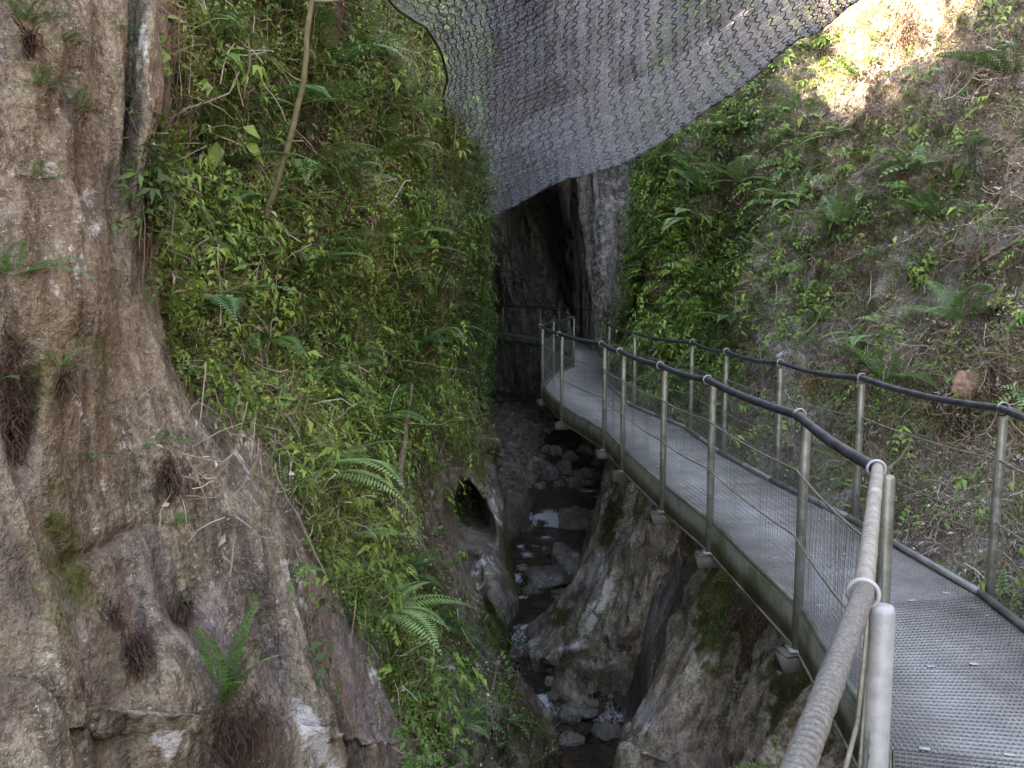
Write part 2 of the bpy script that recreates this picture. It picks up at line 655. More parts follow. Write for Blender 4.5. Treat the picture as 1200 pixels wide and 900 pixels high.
# slabs running down to the right below the plants
acr = (pxl - 470) - .46 * (pyl - 600)
slabz = np.nan_to_num(smooth_step(540, 620, pyl) * smooth_step(-20, 15, acr) * smooth_step(150, 110, acr), nan=0)
push -= slabz * .40 * np.nan_to_num(np.abs(np.sin(acr / 44.0 * math.pi + .6 * np.sin(pyl / 70.0))), nan=0) ** .7 * (1 - hole)
PL = PL + dirv * push[..., None]
rockL = inpoly(pxl, pyl, [(-900, -900), (195, -900), (190, 0), (188, 150), (160, 240), (185, 400), (240, 480), (300, 490), (345, 600), (405, 700), (460, 800), (500, 900), (560, 1200), (-900, 1200)])
rockL = rockL | np.isnan(pxl)
lowrock = inpoly(pxl, pyl, [(500, 560), (590, 520), (640, 650), (680, 900), (700, 1200), (560, 1200), (520, 900), (470, 700)])
# anisotropic stone relief, flutes running down and to the right
sl = np.array([.30, 0, -.95])
sl /= np.linalg.norm(sl)
Q = PL - (PL @ sl)[..., None] * sl * .86
rel = .12 * (ridged(Q * 1.1, 4, 3) - .5) + .03 * (ridged(Q * 4.5, 3, 8) - .5) + .06 * fbm(PL * 1.6, 3, 9) + .045 * fbm(Q * 7.0, 4, 21) + .010 * (ridged(PL * 8, 3, 5) - .5) + .003 * fbm(PL * 26, 2, 6)
veg_rel = .46 * fbm(PL * .9, 4, 40) + .12 * fbm(PL * 4, 4, 41)
far = smooth_step(4.2, 7.0, PL[..., 1])
rel = rel * (1 + .8 * far) + veg_rel * far * .8
rel = rel * (1 - .9 * hole)
rel = rel * (1 - .75 * blob(pxl, pyl, 556, 640, 36, 70, -10)) * (1 - .45 * slabz)
PL = PL + NL * rel[..., None]
NLn = grid_normals(PL)
if NLn[NR // 2, NC // 3, 0] < 0:
    NLn = -NLn
pxl, pyl = project(PL)
mossL = .12 + .10 * far
for cx, cy, rx, ry, ang, s in [(45, 700, 30, 60, 0, .3), (120, 420, 20, 120, 5, .22), (60, 560, 20, 80, 0, .22), (200, 640, 25, 60, -10, .22), (300, 700, 18, 60, -20, .2), (60, 90, 40, 60, 0, .2), (85, 690, 30, 90, 0, .25), (585, 745, 12, 50, -20, .45), (560, 480, 16, 70, -8, .6), (620, 850, 40, 60, -30, .15), (600, 660, 8, 40, -15, .6),
                               (535, 740, 10, 70, -22, .6), (490, 680, 7, 70, -24, .6), (50, 450, 60, 60, 0, .2), (440, 690, 20, 80, -20, .5),
                               (240, 560, 30, 60, 0, .1), (20, 560, 40, 80, 0, .25), (350, 330, 100, 100, 0, .2)]:
    mossL = mossL + s * blob(pxl, pyl, cx, cy, rx, ry, ang)
mossL = np.where(rockL, mossL - .05, mossL)
paleL = .03 + 0 * pxl
paleL = np.nan_to_num(paleL, nan=.1)
for cx, cy, rx, ry, ang, s in [(365, 850, 12, 60, -25, .75), (355, 870, 40, 60, -22, .3), (180, 860, 30, 40, 0, .35), (170, 820, 15, 20, 0, .3), (290, 520, 25, 40, 0, .5), (430, 790, 20, 60, -20, .3),
                               (50, 190, 10, 25, -10, .5), (75, 120, 25, 20, 0, .35), (165, 60, 15, 60, 0, .4), (100, 280, 30, 100, 0, .45), (150, 500, 14, 60, -10, .4), (130, 600, 8, 40, -10, .5), (20, 200, 12, 40, 0, .4), (200, 870, 30, 20, 0, .5), (60, 350, 15, 40, 0, .4), (345, 700, 30, 60, -20, .4),
                               (172, 570, 12, 15, 0, .5), (560, 700, 12, 30, 0, .3), (480, 600, 8, 50, -18, .9), (566, 662, 14, 22, 0, .5), (582, 600, 6, 34, -16, .8), (512, 590, 10, 30, -20, .4), (472, 650, 7, 60, -24, .6), (515, 740, 7, 50, -24, .5), (590, 545, 14, 20, -20, .4), (95, 470, 12, 60, -15, .35), (645, 700, 8, 50, 0, .3)]:
    paleL = paleL + s * blob(pxl, pyl, cx, cy, rx, ry, ang)
ochL = np.nan_to_num(0 * pxl, nan=0) + .05
for cx, cy, rx, ry, ang, s in [(325, 720, 14, 50, -20, .42), (355, 690, 12, 40, -20, .4), (460, 830, 10, 30, -20, .5), (90, 470, 14, 20, 0, .3), (15, 480, 14, 90, 0, .5), (150, 760, 14, 25, 0, .4)]:
    ochL = ochL + s * blob(pxl, pyl, cx, cy, rx, ry, ang)
soilL = np.where(rockL, -.1, np.where(lowrock, .10, .46)) + .25 * fbm(PL * 2.5, 3, 60)
left_wall = grid_mesh('cliff', PL, rock_left_m, {'moss': mossL, 'pale': paleL, 'ochre': ochL, 'soil': soilL}, flip=False)
tag(left_wall, kind='structure')

# ---------------- right slope and far wall, one sheet running round the end of the gorge
ys = [-9, -4, 0, 3, 5, 8, 11, 14, 17, 19.5, 22, 24.5, 28, 32, 35.5, 38.5, 39.5, 38]
xb = [.2, .9, 2.05, 3.05, 3.2, 2.95, 2.75, 2.45, 2.15, 2.5, 2.6, 2.45, 2.45, 2.2, 1.3, -1.0, -4, -9]
ct = [.8, .8, .8, .80, .78, .68, .56, .42, .22, .15, .03, -.10, -.06, -.22, -.3, -.2, -.1, 0]
zs = [-6.8, -3.5, -1.4, -.3, 1, 2.4, 4, 6.5, 9.5, 13, 17, 18]
C = []
for z in zs[::-1]:
    row = []
    for i, y in enumerate(ys):
        x = xb[i] + ct[i] * (z + .4)
        yy = y
        if z > 9:
            x += (z - 9) * (.4 if y < 20 else -.35)
        if z >= 18:
            x += 14 if y < 25 else 4
        if z > 7 and y > 24:  # unseen upper far wall leans in, shaped to keep the end dark
            x -= (z - 7) * .12
            yy = y - (z - 7) * .2
        if z < -2 and y < 17:
            x = xb[i] + ct[i] * (-1.6) - (.1 if y < 12 else .3)
        if z < -2 and y >= 17 and y < 26:
            x += (-2 - z) * .05
        row.append((x, yy, z))
    C.append(row)
right_patch = Patch(C)
NR2, NC2 = 420, 560
uu = np.interp(np.linspace(0, 1, NC2), [0, .08, .72, .93, 1], [0, 3, 11, 15.3, 17])
vv = np.interp(np.linspace(0, 1, NR2), [0, .12, .93, 1], [0, 3, 8.8, 11])
U, V = np.meshgrid(uu, vv)
PR = right_patch(U, V)
NRm = grid_normals(PR)
if NRm[NR2 // 2, NC2 // 3, 0] > 0:
    NRm = -NRm
fr = smooth_step(18.0, 21.5, PR[..., 1])
nearw = 1 - fr
Qv = PR * np.array([1, 1, .16])
ribs = .95 * (ridged(Qv * .55 + [0, 0, 0], 3, 71) - .55) + .35 * (ridged(Qv * 1.9, 3, 72) - .5) + .08 * fbm(PR * 4, 4, 73)
bank = .55 * fbm(PR * .55, 3, 75) + .26 * fbm(PR * 1.7, 4, 76) + .07 * fbm(PR * 6, 4, 77)
clear = smooth_step(-.5, 1.2, PR[..., 2])          # keep the strip beside the walkway clear
amp = nearw * bank * (.35 + .65 * clear) + fr * ribs
PR = PR + NRm * amp[..., None]
pxr, pyr = project(PR)
dirv = PR - np.array([0, 0, CAMZ])
dirv /= np.linalg.norm(dirv, axis=-1, keepdims=True)
push = np.zeros(PR.shape[:2])
for cx, cy, rx, ry, ang, dep in [(838, 300, 16, 40, 10, 1.3), (745, 330, 9, 40, 0, .5), (880, 330, 12, 50, 20, -.5), (915, 350, 14, 60, 10, -.4), (770, 280, 16, 60, 0, -.4),
                                 (960, 350, 10, 60, 10, .3), (1080, 330, 30, 14, -30, .3), (860, 420, 14, 30, 0, .3), (632, 285, 26, 75, -12, 5.0), (1130, 460, 20, 18, 0, -.1)]:
    push += dep * blob(pxr, pyr, cx, cy, rx, ry, ang)
PR = PR + dirv * push[..., None]
NRn = grid_normals(PR)
if NRn[NR2 // 2, NC2 // 3, 0] > 0:
    NRn = -NRn
pxr, pyr = project(PR)
mossR = np.nan_to_num(0 * pxr) + .12 + .1 * nearw
for cx, cy, rx, ry, ang, s in [(1060, 560, 50, 120, 20, .45), (1150, 420, 40, 60, 0, .2), (990, 500, 40, 60, 0, .2), (935, 260, 60, 60, 0, .2)]:
    mossR = mossR + s * blob(pxr, pyr, cx, cy, rx, ry, ang)
paleR = np.nan_to_num(0 * pxr) + .12
for cx, cy, rx, ry, ang, s in [(700, 280, 20, 90, 0, .30), (725, 230, 14, 50, 0, .4), (890, 330, 12, 30, 0, .6), (960, 215, 8, 8, 0, .7), (900, 300, 20, 60, 0, .25), (915, 400, 12, 40, 0, .35), (1060, 620, 12, 20, 0, .4),
                               (1070, 80, 70, 40, -40, .3), (700, 340, 14, 60, 0, .2)]:
    paleR = paleR + s * blob(pxr, pyr, cx, cy, rx, ry, ang)
ochR = np.nan_to_num(0 * pxr) + .03
for cx, cy, rx, ry, ang, s in [(950, 450, 14, 34, 10, .9), (948, 395, 14, 16, 0, .7), (700, 350, 16, 50, 0, .35), (610, 320, 14, 70, 0, .3), (1130, 455, 18, 18, 0, .6), (1130, 510, 30, 20, 0, .3)]:
    ochR = ochR + s * blob(pxr, pyr, cx, cy, rx, ry, ang)
soilR = nearw * .44 + .3 * fbm(PR * 1.3, 3, 80) - fr * .35 - .35 * blob(pxr, pyr, 900, 360, 45, 110, 10) - .3 * blob(pxr, pyr, 730, 250, 30, 70)
mossR = mossR - .15 * fr
right_bank = grid_mesh('hillside', PR, rock_far_m, {'moss': mossR, 'pale': paleR, 'ochre': ochR, 'soil': soilR})
tag(right_bank, kind='structure')

# ---------------- water-worn rock under the walkway
oc = [
    [(722, 500, 19.5), (712, 540, 18.6), (704, 585, 17.8), (696, 620, 17.4), (688, 660, 17), (676, 690, 16.8), (664, 715, 16.6), (655, 730, 16.6)],
    [(738, 535, 15.6), (728, 560, 15), (718, 600, 14.6), (702, 640, 14.3), (684, 680, 14.2), (656, 716, 14.2), (630, 742, 14.3), (612, 765, 14.4)],
    [(768, 555, 13.3), (760, 585, 12.7), (750, 625, 12.5), (742, 665, 12.3), (728, 700, 12.3), (700, 740, 12.5), (672, 780, 12.8), (655, 805, 12.9)],
    [(800, 575, 12), (795, 605, 11.6), (786, 645, 11.4), (778, 690, 11.4), (765, 730, 11.6), (748, 775, 12.1), (738, 815, 12.6), (735, 845, 12.8)],
    [(825, 605, 11), (815, 635, 10.9), (806, 670, 10.9), (800, 715, 11), (793, 755, 11.2), (780, 800, 11.4), (765, 840, 11.5), (755, 870, 11.4)],
    [(850, 640, 9.8), (838, 668, 9.4), (822, 700, 9.1), (812, 735, 8.9), (797, 775, 8.7), (772, 820, 8.6), (745, 870, 8.5), (722, 905, 8.5)],
    [(880, 680, 8.8), (872, 710, 8.6), (862, 740, 8.5), (852, 775, 8.3), (842, 810, 8.2), (830, 850, 8.1), (818, 890, 8.0), (806, 930, 7.9)],
    [(915, 715, 7.6), (903, 745, 7.2), (892, 775, 6.9), (882, 810, 6.7), (872, 850, 6.55), (864, 890, 6.4), (855, 930, 6.4), (845, 980, 6.4)],
    [(965, 770, 6.2), (955, 800, 5.9), (945, 830, 5.7), (935, 870, 5.5), (925, 910, 5.35), (915, 950, 5.3), (905, 1000, 5.3), (895, 1060, 5.3)],
    [(1060, 860, 4.6), (1050, 900, 4.4), (1040, 940, 4.25), (1030, 990, 4.1), (1020, 1040, 4), (1010, 1100, 3.9), (1000, 1180, 3.9), (990, 1260, 3.9)],
    [(1200, 1100, 3), (1180, 1200, 2.8), (1160, 1300, 2.6), (1140, 1400, 2.5), (1120, 1500, 2.4), (1100, 1700, 2.3), (1080, 1900, 2.2), (1060, 2100, 2.2)],
]
C = []
for L in oc:
    pts = [W(*q) for q in L]
    t = pts[0]
    pre = [np.array([t[0] + 2.4, t[1] + .6, -.5]), np.array([t[0] + .9, t[1] + .2, min(-.42, t[2] + .45)])]
    e = pts[-1]
    post = [np.array([e[0] + .1, e[1] + .1, -6.0])]
    C.append(pre + pts + post)
C.append([p + np.array([-2, -5, 0]) for p in C[-1]])
C = np.transpose(np.array(C), (1, 0, 2))
out_patch = Patch(C)
NR3, NC3 = 330, 420
uu = np.interp(np.linspace(0, 1, NC3), [0, .9, 1], [0, 9.3, C.shape[1] - 1])
vv = np.linspace(0, C.shape[0] - 1, NR3)
U, V = np.meshgrid(uu, vv)
PO = out_patch(U, V)
NO = grid_normals(PO)
if NO[NR3 // 2, NC3 // 2, 0] > 0:
    NO = -NO
pxo, pyo = project(PO)
sl2 = np.array([-.55, 0, -.83])
sl2 /= np.linalg.norm(sl2)
Q = PO - (PO @ sl2)[..., None] * sl2 * .75
flute = .34 * (ridged(Q * 1.05, 3, 103) - .5) + .15 * fbm(Q * 2.6, 4, 104) + .05 * fbm(Q * 8, 4, 105) + .008 * fbm(PO * 18, 3, 106)
keep = smooth_step(-.35, -1.0, PO[..., 2])
PO = PO + NO * (flute * (.25 + .75 * keep))[..., None]
dirv = PO - np.array([0, 0, CAMZ])
dirv /= np.linalg.norm(dirv, axis=-1, keepdims=True)
push = np.zeros(PO.shape[:2])
for cx, cy, rx, ry, ang, dep in [(775, 770, 14, 45, 28, 1.0), (790, 700, 10, 40, 25, .5), (700, 795, 26, 18, 20, .55), (800, 640, 9, 40, 20, .5), (885, 700, 10, 60, 10, .5),
                                 (640, 790, 12, 16, 0, .5), (745, 600, 8, 30, 10, .4)]:
    push += dep * blob(pxo, pyo, cx, cy, rx, ry, ang)
for cx, cy, rx, ry, ang, dep in [(775, 800, 10, 80, 38, .3), (700, 690, 14, 60, 24, .3), (660, 765, 30, 8, -15, .25), (735, 740, 12, 40, 20, .25)]:
    push -= dep * blob(pxo, pyo, cx, cy, rx, ry, ang)
PO = PO + dirv * push[..., None]
NOn = grid_normals(PO)
pxo, pyo = project(PO)
mossO = np.nan_to_num(0 * pxo) + .02
for cx, cy, rx, ry, ang, s in [(930, 820, 70, 90, 0, .4), (835, 720, 22, 80, 5, .55), (715, 610, 16, 50, 15, .5), (655, 725, 26, 16, -30, .5), (860, 690, 40, 40, 0, .3), (770, 640, 25, 40, 0, .15)]:
    mossO = mossO + s * blob(pxo, pyo, cx, cy, rx, ry, ang)
paleO = np.nan_to_num(0 * pxo) - .08
for cx, cy, rx, ry, ang, s in [(700, 665, 8, 26, 22, 1.0), (712, 690, 6, 20, 15, .8), (690, 725, 10, 24, 30, .95), (725, 770, 30, 18, -10, .4), (755, 840, 12, 26, 30, .75), (660, 760, 30, 4, -12, .6),
                               (708, 590, 5, 30, 15, .5), (790, 640, 5, 30, 22, .4), (740, 700, 14, 30, 20, .3), (735, 820, 14, 12, 0, .6), (690, 780, 20, 10, 0, .4), (735, 630, 15, 20, 0, .3), (770, 730, 10, 30, 25, .35)]:
    paleO = paleO + s * blob(pxo, pyo, cx, cy, rx, ry, ang)
ochO = np.nan_to_num(0 * pxo)
for cx, cy, rx, ry, ang, s in [(785, 790, 12, 50, 35, .6), (850, 860, 14, 40, 10, .5), (832, 650, 8, 40, 5, .6), (760, 640, 20, 30, 0, .2), (930, 860, 40, 40, 0, .15)]:
    ochO = ochO + s * blob(pxo, pyo, cx, cy, rx, ry, ang)
outcrop = grid_mesh('rock_outcrop', PO, rock_under_m, {'moss': mossO, 'pale': paleO * 1.7, 'ochre': ochO, 'soil': -.25 + .25 * fbm(PO * 3, 3, 108)})
tag(outcrop, kind='structure')


# ---------------- stream bed and water
def zwater(y):
    return np.interp(y, [-20, 10, 12.2, 12.8, 14.4, 15.2, 17.2, 17.9, 20.4, 21.1, 24, 24.7, 30, 60],
                     [-4.75, -4.65, -4.6, -4.42, -4.38, -4.15, -4.12, -3.95, -3.9, -3.68, -3.66, -3.45, -3.4, -3.2])


xs_ = np.linspace(-7, 7, 260)
yb_ = np.linspace(-12, 44, 620)
X, Y = np.meshgrid(xs_, yb_)
Zb = zwater(Y)
nb3 = np.stack([X, Y, 0 * X], -1)
bedn = .28 * fbm(nb3 * .9, 3, 201) + .14 * (fbm(nb3 * 3.2, 3, 202)) + .10 * ridged(nb3 * 6, 2, 203)
bankl = smooth_step(.75, -.6, X - .12 * (Y - 22)) * smooth_step(19.5, 22, Y) * .75
zbed = Zb - .22 + bedn + bankl
bed_m = Mat('gravel_and_litter')
p = bed_m.pos()
vc = bed_m.voro(p, 7, out='Color')
c = bed_m.ramp(bed_m.noise(p, 9, 7, .7), [(.3, (.03, .022, .018)), (.5, (.09, .065, .05)), (.65, (.17, .13, .115)), (.78, (.30, .26, .25))])
c = bed_m.mix(.5, c, bed_m.ramp(vc, [(.2, (.09, .06, .048)), (.8, (.34, .28, .25))]))
bed_m = bed_m.done(c, .8, normal=bed_m.bump(bed_m.voro(p, 9), .8, .05))
bed = grid_mesh('stream_bed', np.stack([X, Y, zbed], -1), bed_m)
tag(bed, kind='structure')
ground = grid_mesh('ground', np.stack(np.meshgrid(np.linspace(-200, 200, 5), np.linspace(-200, 200, 5)) + [np.full((5, 5), -7.4)], -1), bed_m)
tag(ground, kind='structure')

xs_ = np.linspace(-5, 5.5, 300)
yb_ = np.linspace(-6, 40, 1150)
X, Y = np.meshgrid(xs_, yb_)
n3 = np.stack([X, Y, 0 * X], -1)
wob = .35 * fbm(n3 * 1.2, 2, 220)
Zw = zwater(Y + wob)
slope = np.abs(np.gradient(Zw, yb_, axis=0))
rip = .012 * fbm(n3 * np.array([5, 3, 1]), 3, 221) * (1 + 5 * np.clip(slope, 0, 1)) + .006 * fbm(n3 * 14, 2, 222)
foam_glint = np.clip(slope * 3.2, 0, 1) * (.35 + .65 * (fbm(n3 * np.array([9, 5, 1]), 3, 223) > -.05))
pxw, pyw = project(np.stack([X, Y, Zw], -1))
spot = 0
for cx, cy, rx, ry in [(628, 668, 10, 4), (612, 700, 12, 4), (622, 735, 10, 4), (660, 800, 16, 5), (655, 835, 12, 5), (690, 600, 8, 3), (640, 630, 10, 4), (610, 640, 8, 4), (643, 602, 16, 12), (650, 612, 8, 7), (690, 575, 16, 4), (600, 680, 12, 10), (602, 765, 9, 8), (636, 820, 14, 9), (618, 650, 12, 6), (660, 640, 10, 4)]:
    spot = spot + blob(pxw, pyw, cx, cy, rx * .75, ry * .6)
foam_glint = np.clip(foam_glint * (.40 + spot) * .7 + .40 * spot, 0, 1)  # foam at the falls, plus pale spots painted in as water glints
W_ = Mat('stream_water')
p = W_.pos()
fa = W_.attr('foam_glint')
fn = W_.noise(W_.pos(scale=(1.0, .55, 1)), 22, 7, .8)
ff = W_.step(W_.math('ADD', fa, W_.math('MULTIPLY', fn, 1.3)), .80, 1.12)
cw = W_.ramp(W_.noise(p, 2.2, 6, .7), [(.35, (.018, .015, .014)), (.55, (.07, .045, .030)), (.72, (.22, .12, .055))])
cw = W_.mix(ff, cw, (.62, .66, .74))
hb = W_.math('ADD', W_.noise(W_.pos(scale=(1.3, .6, 1)), 5, 5, .6, .5), W_.math('MULTIPLY', W_.noise(W_.pos(scale=(1.5, .8, 1)), 22, 3, .6), .3))
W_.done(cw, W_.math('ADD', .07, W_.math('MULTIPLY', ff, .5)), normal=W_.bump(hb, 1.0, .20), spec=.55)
water = grid_mesh('stream_water', np.stack([X, Y, Zw + rip], -1), W_.m, {'foam_glint': foam_glint})
tag(water, kind='structure')
# ================================================================== WALKWAY
ST = [((-2.2, -4.0), (-1.2, -4.5)), ((-1.3, -2.2), (-.3, -2.7)), ((-.62, -.85), (.42, -1.3)), ((.06, .53), (1.12, .06)), ((.76, 1.86), (1.85, 1.5)), ((1.34, 3.2), (2.45, 2.95)),
      ((1.49, 4.58), (2.62, 4.85)), ((1.41, 6.35), (2.50, 6.5)), ((1.27, 7.55), (2.30, 7.8)), ((1.13, 9.25), (2.15, 9.2)), ((1.07, 10.5), (2.12, 10.8)),
      ((.68, 12.7), (1.72, 12.9)), ((.50, 15.3), (1.70, 16.3)), ((.79, 17.5), (1.85, 18.4)), ((1.33, 19.4), (2.25, 20.6)), ((1.45, 23), (2.30, 23.3)),
      ((1.4, 27), (2.25, 27.5)), ((.9, 28.8), (1.8, 30)), ((-.35, 32), (.35, 33.2)), ((-2.5, 35), (-2.0, 36.2))]
Lp = np.array([s[0] for s in ST])
Rp = np.array([s[1] for s in ST])
PostL = Lp.copy()
_u = (Rp - Lp) / np.linalg.norm(Rp - Lp, axis=1, keepdims=True)
Lp = Lp + _u * .10
steel_m = plain('galvanised_steel', (.22, .22, .23), (.36, .355, .37), 14, .5, .55, .15, .002, stain=((.16, .15, .11), .52))
dull_m = plain('weathered_steel', (.05, .05, .045), (.12, .115, .105), 10, .6, .3, .2, .002, stain=((.12, .075, .05), .55))
grate_m = plain('grating_grey', (.15, .142, .145), (.28, .268, .272), 3, .55, .25, .1, .002, stain=((.13, .125, .12), .56))
mesh_m = plain('wire_mesh_dull', (.07, .08, .075), (.15, .16, .16), 10, .55, .3)
beam_m = plain('edge_beam_mossy', (.10, .105, .085), (.21, .21, .175), 6, .7, .15, .3, .004, stain=((.065, .075, .035), .48))
kerb_m = plain('kerb_tube', (.10, .10, .11), (.20, .20, .21), 9, .5, .3, .2, .002, stain=((.30, .29, .30), .56))
post_m = plain('post_tube', (.14, .137, .12), (.26, .25, .23), 18, .5, .45, .15, .002, stain=((.12, .118, .095), .50))
white_steel_m = plain('bright_galvanised', (.24, .235, .245), (.38, .37, .385), 22, .55, .15, .15, .001, stain=((.30, .27, .24), .60))
plate_m = plain('cream_plate', (.42, .40, .34), (.56, .54, .46), 10, .5, 0, .1)

# hose with fine ribs
hose = Mat('black_ribbed_hose')
nh = hose.noise(hose.pos(), 12, 5, .6)
hose = hose.done(hose.ramp(nh, [(.35, (.018, .019, .026)), (.7, (.055, .057, .072))]), .42, normal=hose.bump(nh, .2, .002))
rope_m = plain('grey_rope', (.12, .105, .10), (.27, .25, .235), 160, .9, 0, .9, .004)
sleeve_m = plain('worn_grey_sleeve', (.15, .135, .12), (.30, .275, .25), 30, .75, 0, .6, .003, stain=((.40, .37, .33), .60))
cable_m = plain('mid_cable', (.13, .12, .09), (.26, .25, .20), 20, .5, .3)

walk = empty('walkway', (0, 0, 0))
tag(walk, 'raised metal grating walkway curving along the gorge above the stream', 'walkway')

# grating: cross bars and bearing bars, one panel between every two stations
for i in range(len(ST) - 1):
    a0, b0, a1, b1 = Lp[i], Rp[i], Lp[i + 1], Rp[i + 1]
    ln = .5 * (np.linalg.norm(a1 - a0) + np.linalg.norm(b1 - b0))
    near = i < 9
    pc = .034 if near else .07
    n = int(ln / pc)
    g = MB()
    for k in range(n + 1):
        t = min(.999, max(.001, k / n))
        p0, p1 = a0 + (a1 - a0) * t, b0 + (b1 - b0) * t
        d = p1 - p0
        m = (p0 + p1) / 2
        w = np.array([-d[1], d[0]]) / np.linalg.norm(d)
        g.box((*m, -.014), (*(d / 2 * .995), 0), (*(w * (.0035 if near else .010)), 0), (0, 0, .0125))
    wd = .5 * (np.linalg.norm(b0 - a0) + np.linalg.norm(b1 - a1))
    m_ = int(wd / (.022 if i < 7 else .045))
    for k in range(m_ + 1):
        s = min(.997, max(.003, k / m_))
        p0, p1 = a0 + (b0 - a0) * s, a1 + (b1 - a1) * s
        d = (p1 - p0)
        L_ = np.linalg.norm(d)
        w = np.array([-d[1], d[0]]) / L_
        g.box((*((p0 + p1) / 2), -.0155), (*(w * (.0022 if i < 7 else .006)), 0), (*(d / 2 * (1 - .008 / L_)), 0), (0, 0, .0125))
    g.build('grating_panel', grate_m, walk)

# edge beams below the deck edge and tubular kerbs on top
def offs(P, side, o):
    """shift a polyline sideways (side=-1 left, +1 right)"""
    T = np.gradient(P, axis=0)
    T /= np.linalg.norm(T, axis=1, keepdims=True)
    Nn = np.stack([T[:, 1], -T[:, 0]], 1)
    return P + Nn * o * side


def ribbon(mb, P, w, z0, z1):
    A, B = offs(P, 1, w / 2), offs(P, 1, -w / 2)
    n = len(P)
    V = []
    for a, b in zip(A, B):
        V += [(a[0], a[1], z0), (a[0], a[1], z1), (b[0], b[1], z1), (b[0], b[1], z0)]
    F = []
    for i in range(n - 1):
        for k in range(4):
            F.append((4 * i + k, 4 * i + (k + 1) % 4, 4 * i + 4 + (k + 1) % 4, 4 * i + 4 + k))
    F.append((3, 2, 1, 0))
    F.append((4 * n - 4, 4 * n - 3, 4 * n - 2, 4 * n - 1))
    mb.add(V, F)


for side, P in ((-1, Lp), (1, Rp)):
    b = MB()
    ribbon(b, offs(P, side, .030), .05, -.20, -.004)
    ribbon(b, offs(P, side, .020), .085, -.216, -.203)
    b.build('edge_beam', beam_m, walk)
    for i in range(len(P) - 1):
        k = MB()
        a, c = offs(P, side, .03 if side < 0 else .02)[i:i + 2]
        d = c - a
        L_ = np.linalg.norm(d)
        r = .017 if side < 0 else .023
        nseg = max(1, int(L_ / 1.0))
        for j in range(nseg):
            q0 = a + d * (j / nseg) + d / L_ * (.004 if j else .0)
            q1 = a + d * ((j + 1) / nseg) - d / L_ * (.004 if j < nseg - 1 else .0)
            k.tube([(q0[0], q0[1], r - .002), (q1[0], q1[1], r - .002)], r, 10)
        k.build('kerb_tube', beam_m if side < 0 else kerb_m, walk, smooth=False)

# cross beams that carry the posts
for i in range(1, len(ST)):
    a, c = Lp[i], Rp[i]
    d = c - a
    u = d / np.linalg.norm(d)
    w = np.array([-u[1], u[0]])
    q0, q1 = a - u * .16, c + u * .13
    b = MB()
    m = (q0 + q1) / 2
    hl = (q1 - q0) / 2
    b.bevel_box((*m, -.265), (*(w * .055), 0), (*hl, 0), (0, 0, .045), .008)
    b.bevel_box((*(a - u * .105), -.2135), (*(w * .06), 0), (*(u * .048), 0), (0, 0, .005), .002)
    b.build('cross_beam', dull_m, walk)

# small anchor plates/clips on the grating (the pale specks)
cl = MB()
cl.bevel_box((0, 0, .0015), (.020, 0, 0), (0, .011, 0), (0, 0, .002), .001)
clip0 = None
for i in range(4, 13):
    for t in (.0, .5):
        for s in (.12, .38, .63, .88):
            p0 = Lp[i] + (Lp[i + 1] - Lp[i]) * (t + rng.uniform(.01, .06))
            p1 = Rp[i] + (Rp[i + 1] - Rp[i]) * (t + rng.uniform(.01, .06))
            q = p0 + (p1 - p0) * (s + rng.uniform(-.03, .03))
            if clip0 is None:
                c_ = clip0 = cl.build('fixing_clip', white_steel_m, walk)
            else:
                c_ = clip0.copy()
                col.objects.link(c_)
            c_.location = (q[0], q[1], 0)
            c_.rotation_euler = (0, 0, rng.uniform(-.4, .4))

# ---------------- railings
RH = 1.07
def sag_path(P, first, last, z, sag, step):
    out = []
    for i in range(first, last):
        a, c = P[i], P[i + 1]
        L_ = np.linalg.norm(c - a)
        n = max(2, int(L_ / step))
        for k in range(n):
            t = k / n
            out.append((*(a + (c - a) * t), z - sag * 4 * t * (1 - t)))
    out.append((*P[last], z))
    return np.array(out)


def smooth_path(Pp, it=3):
    Q = Pp.copy()
    for _ in range(it):
        Q[1:-1] = .25 * Q[:-2] + .5 * Q[1:-1] + .25 * Q[2:]
    return Q


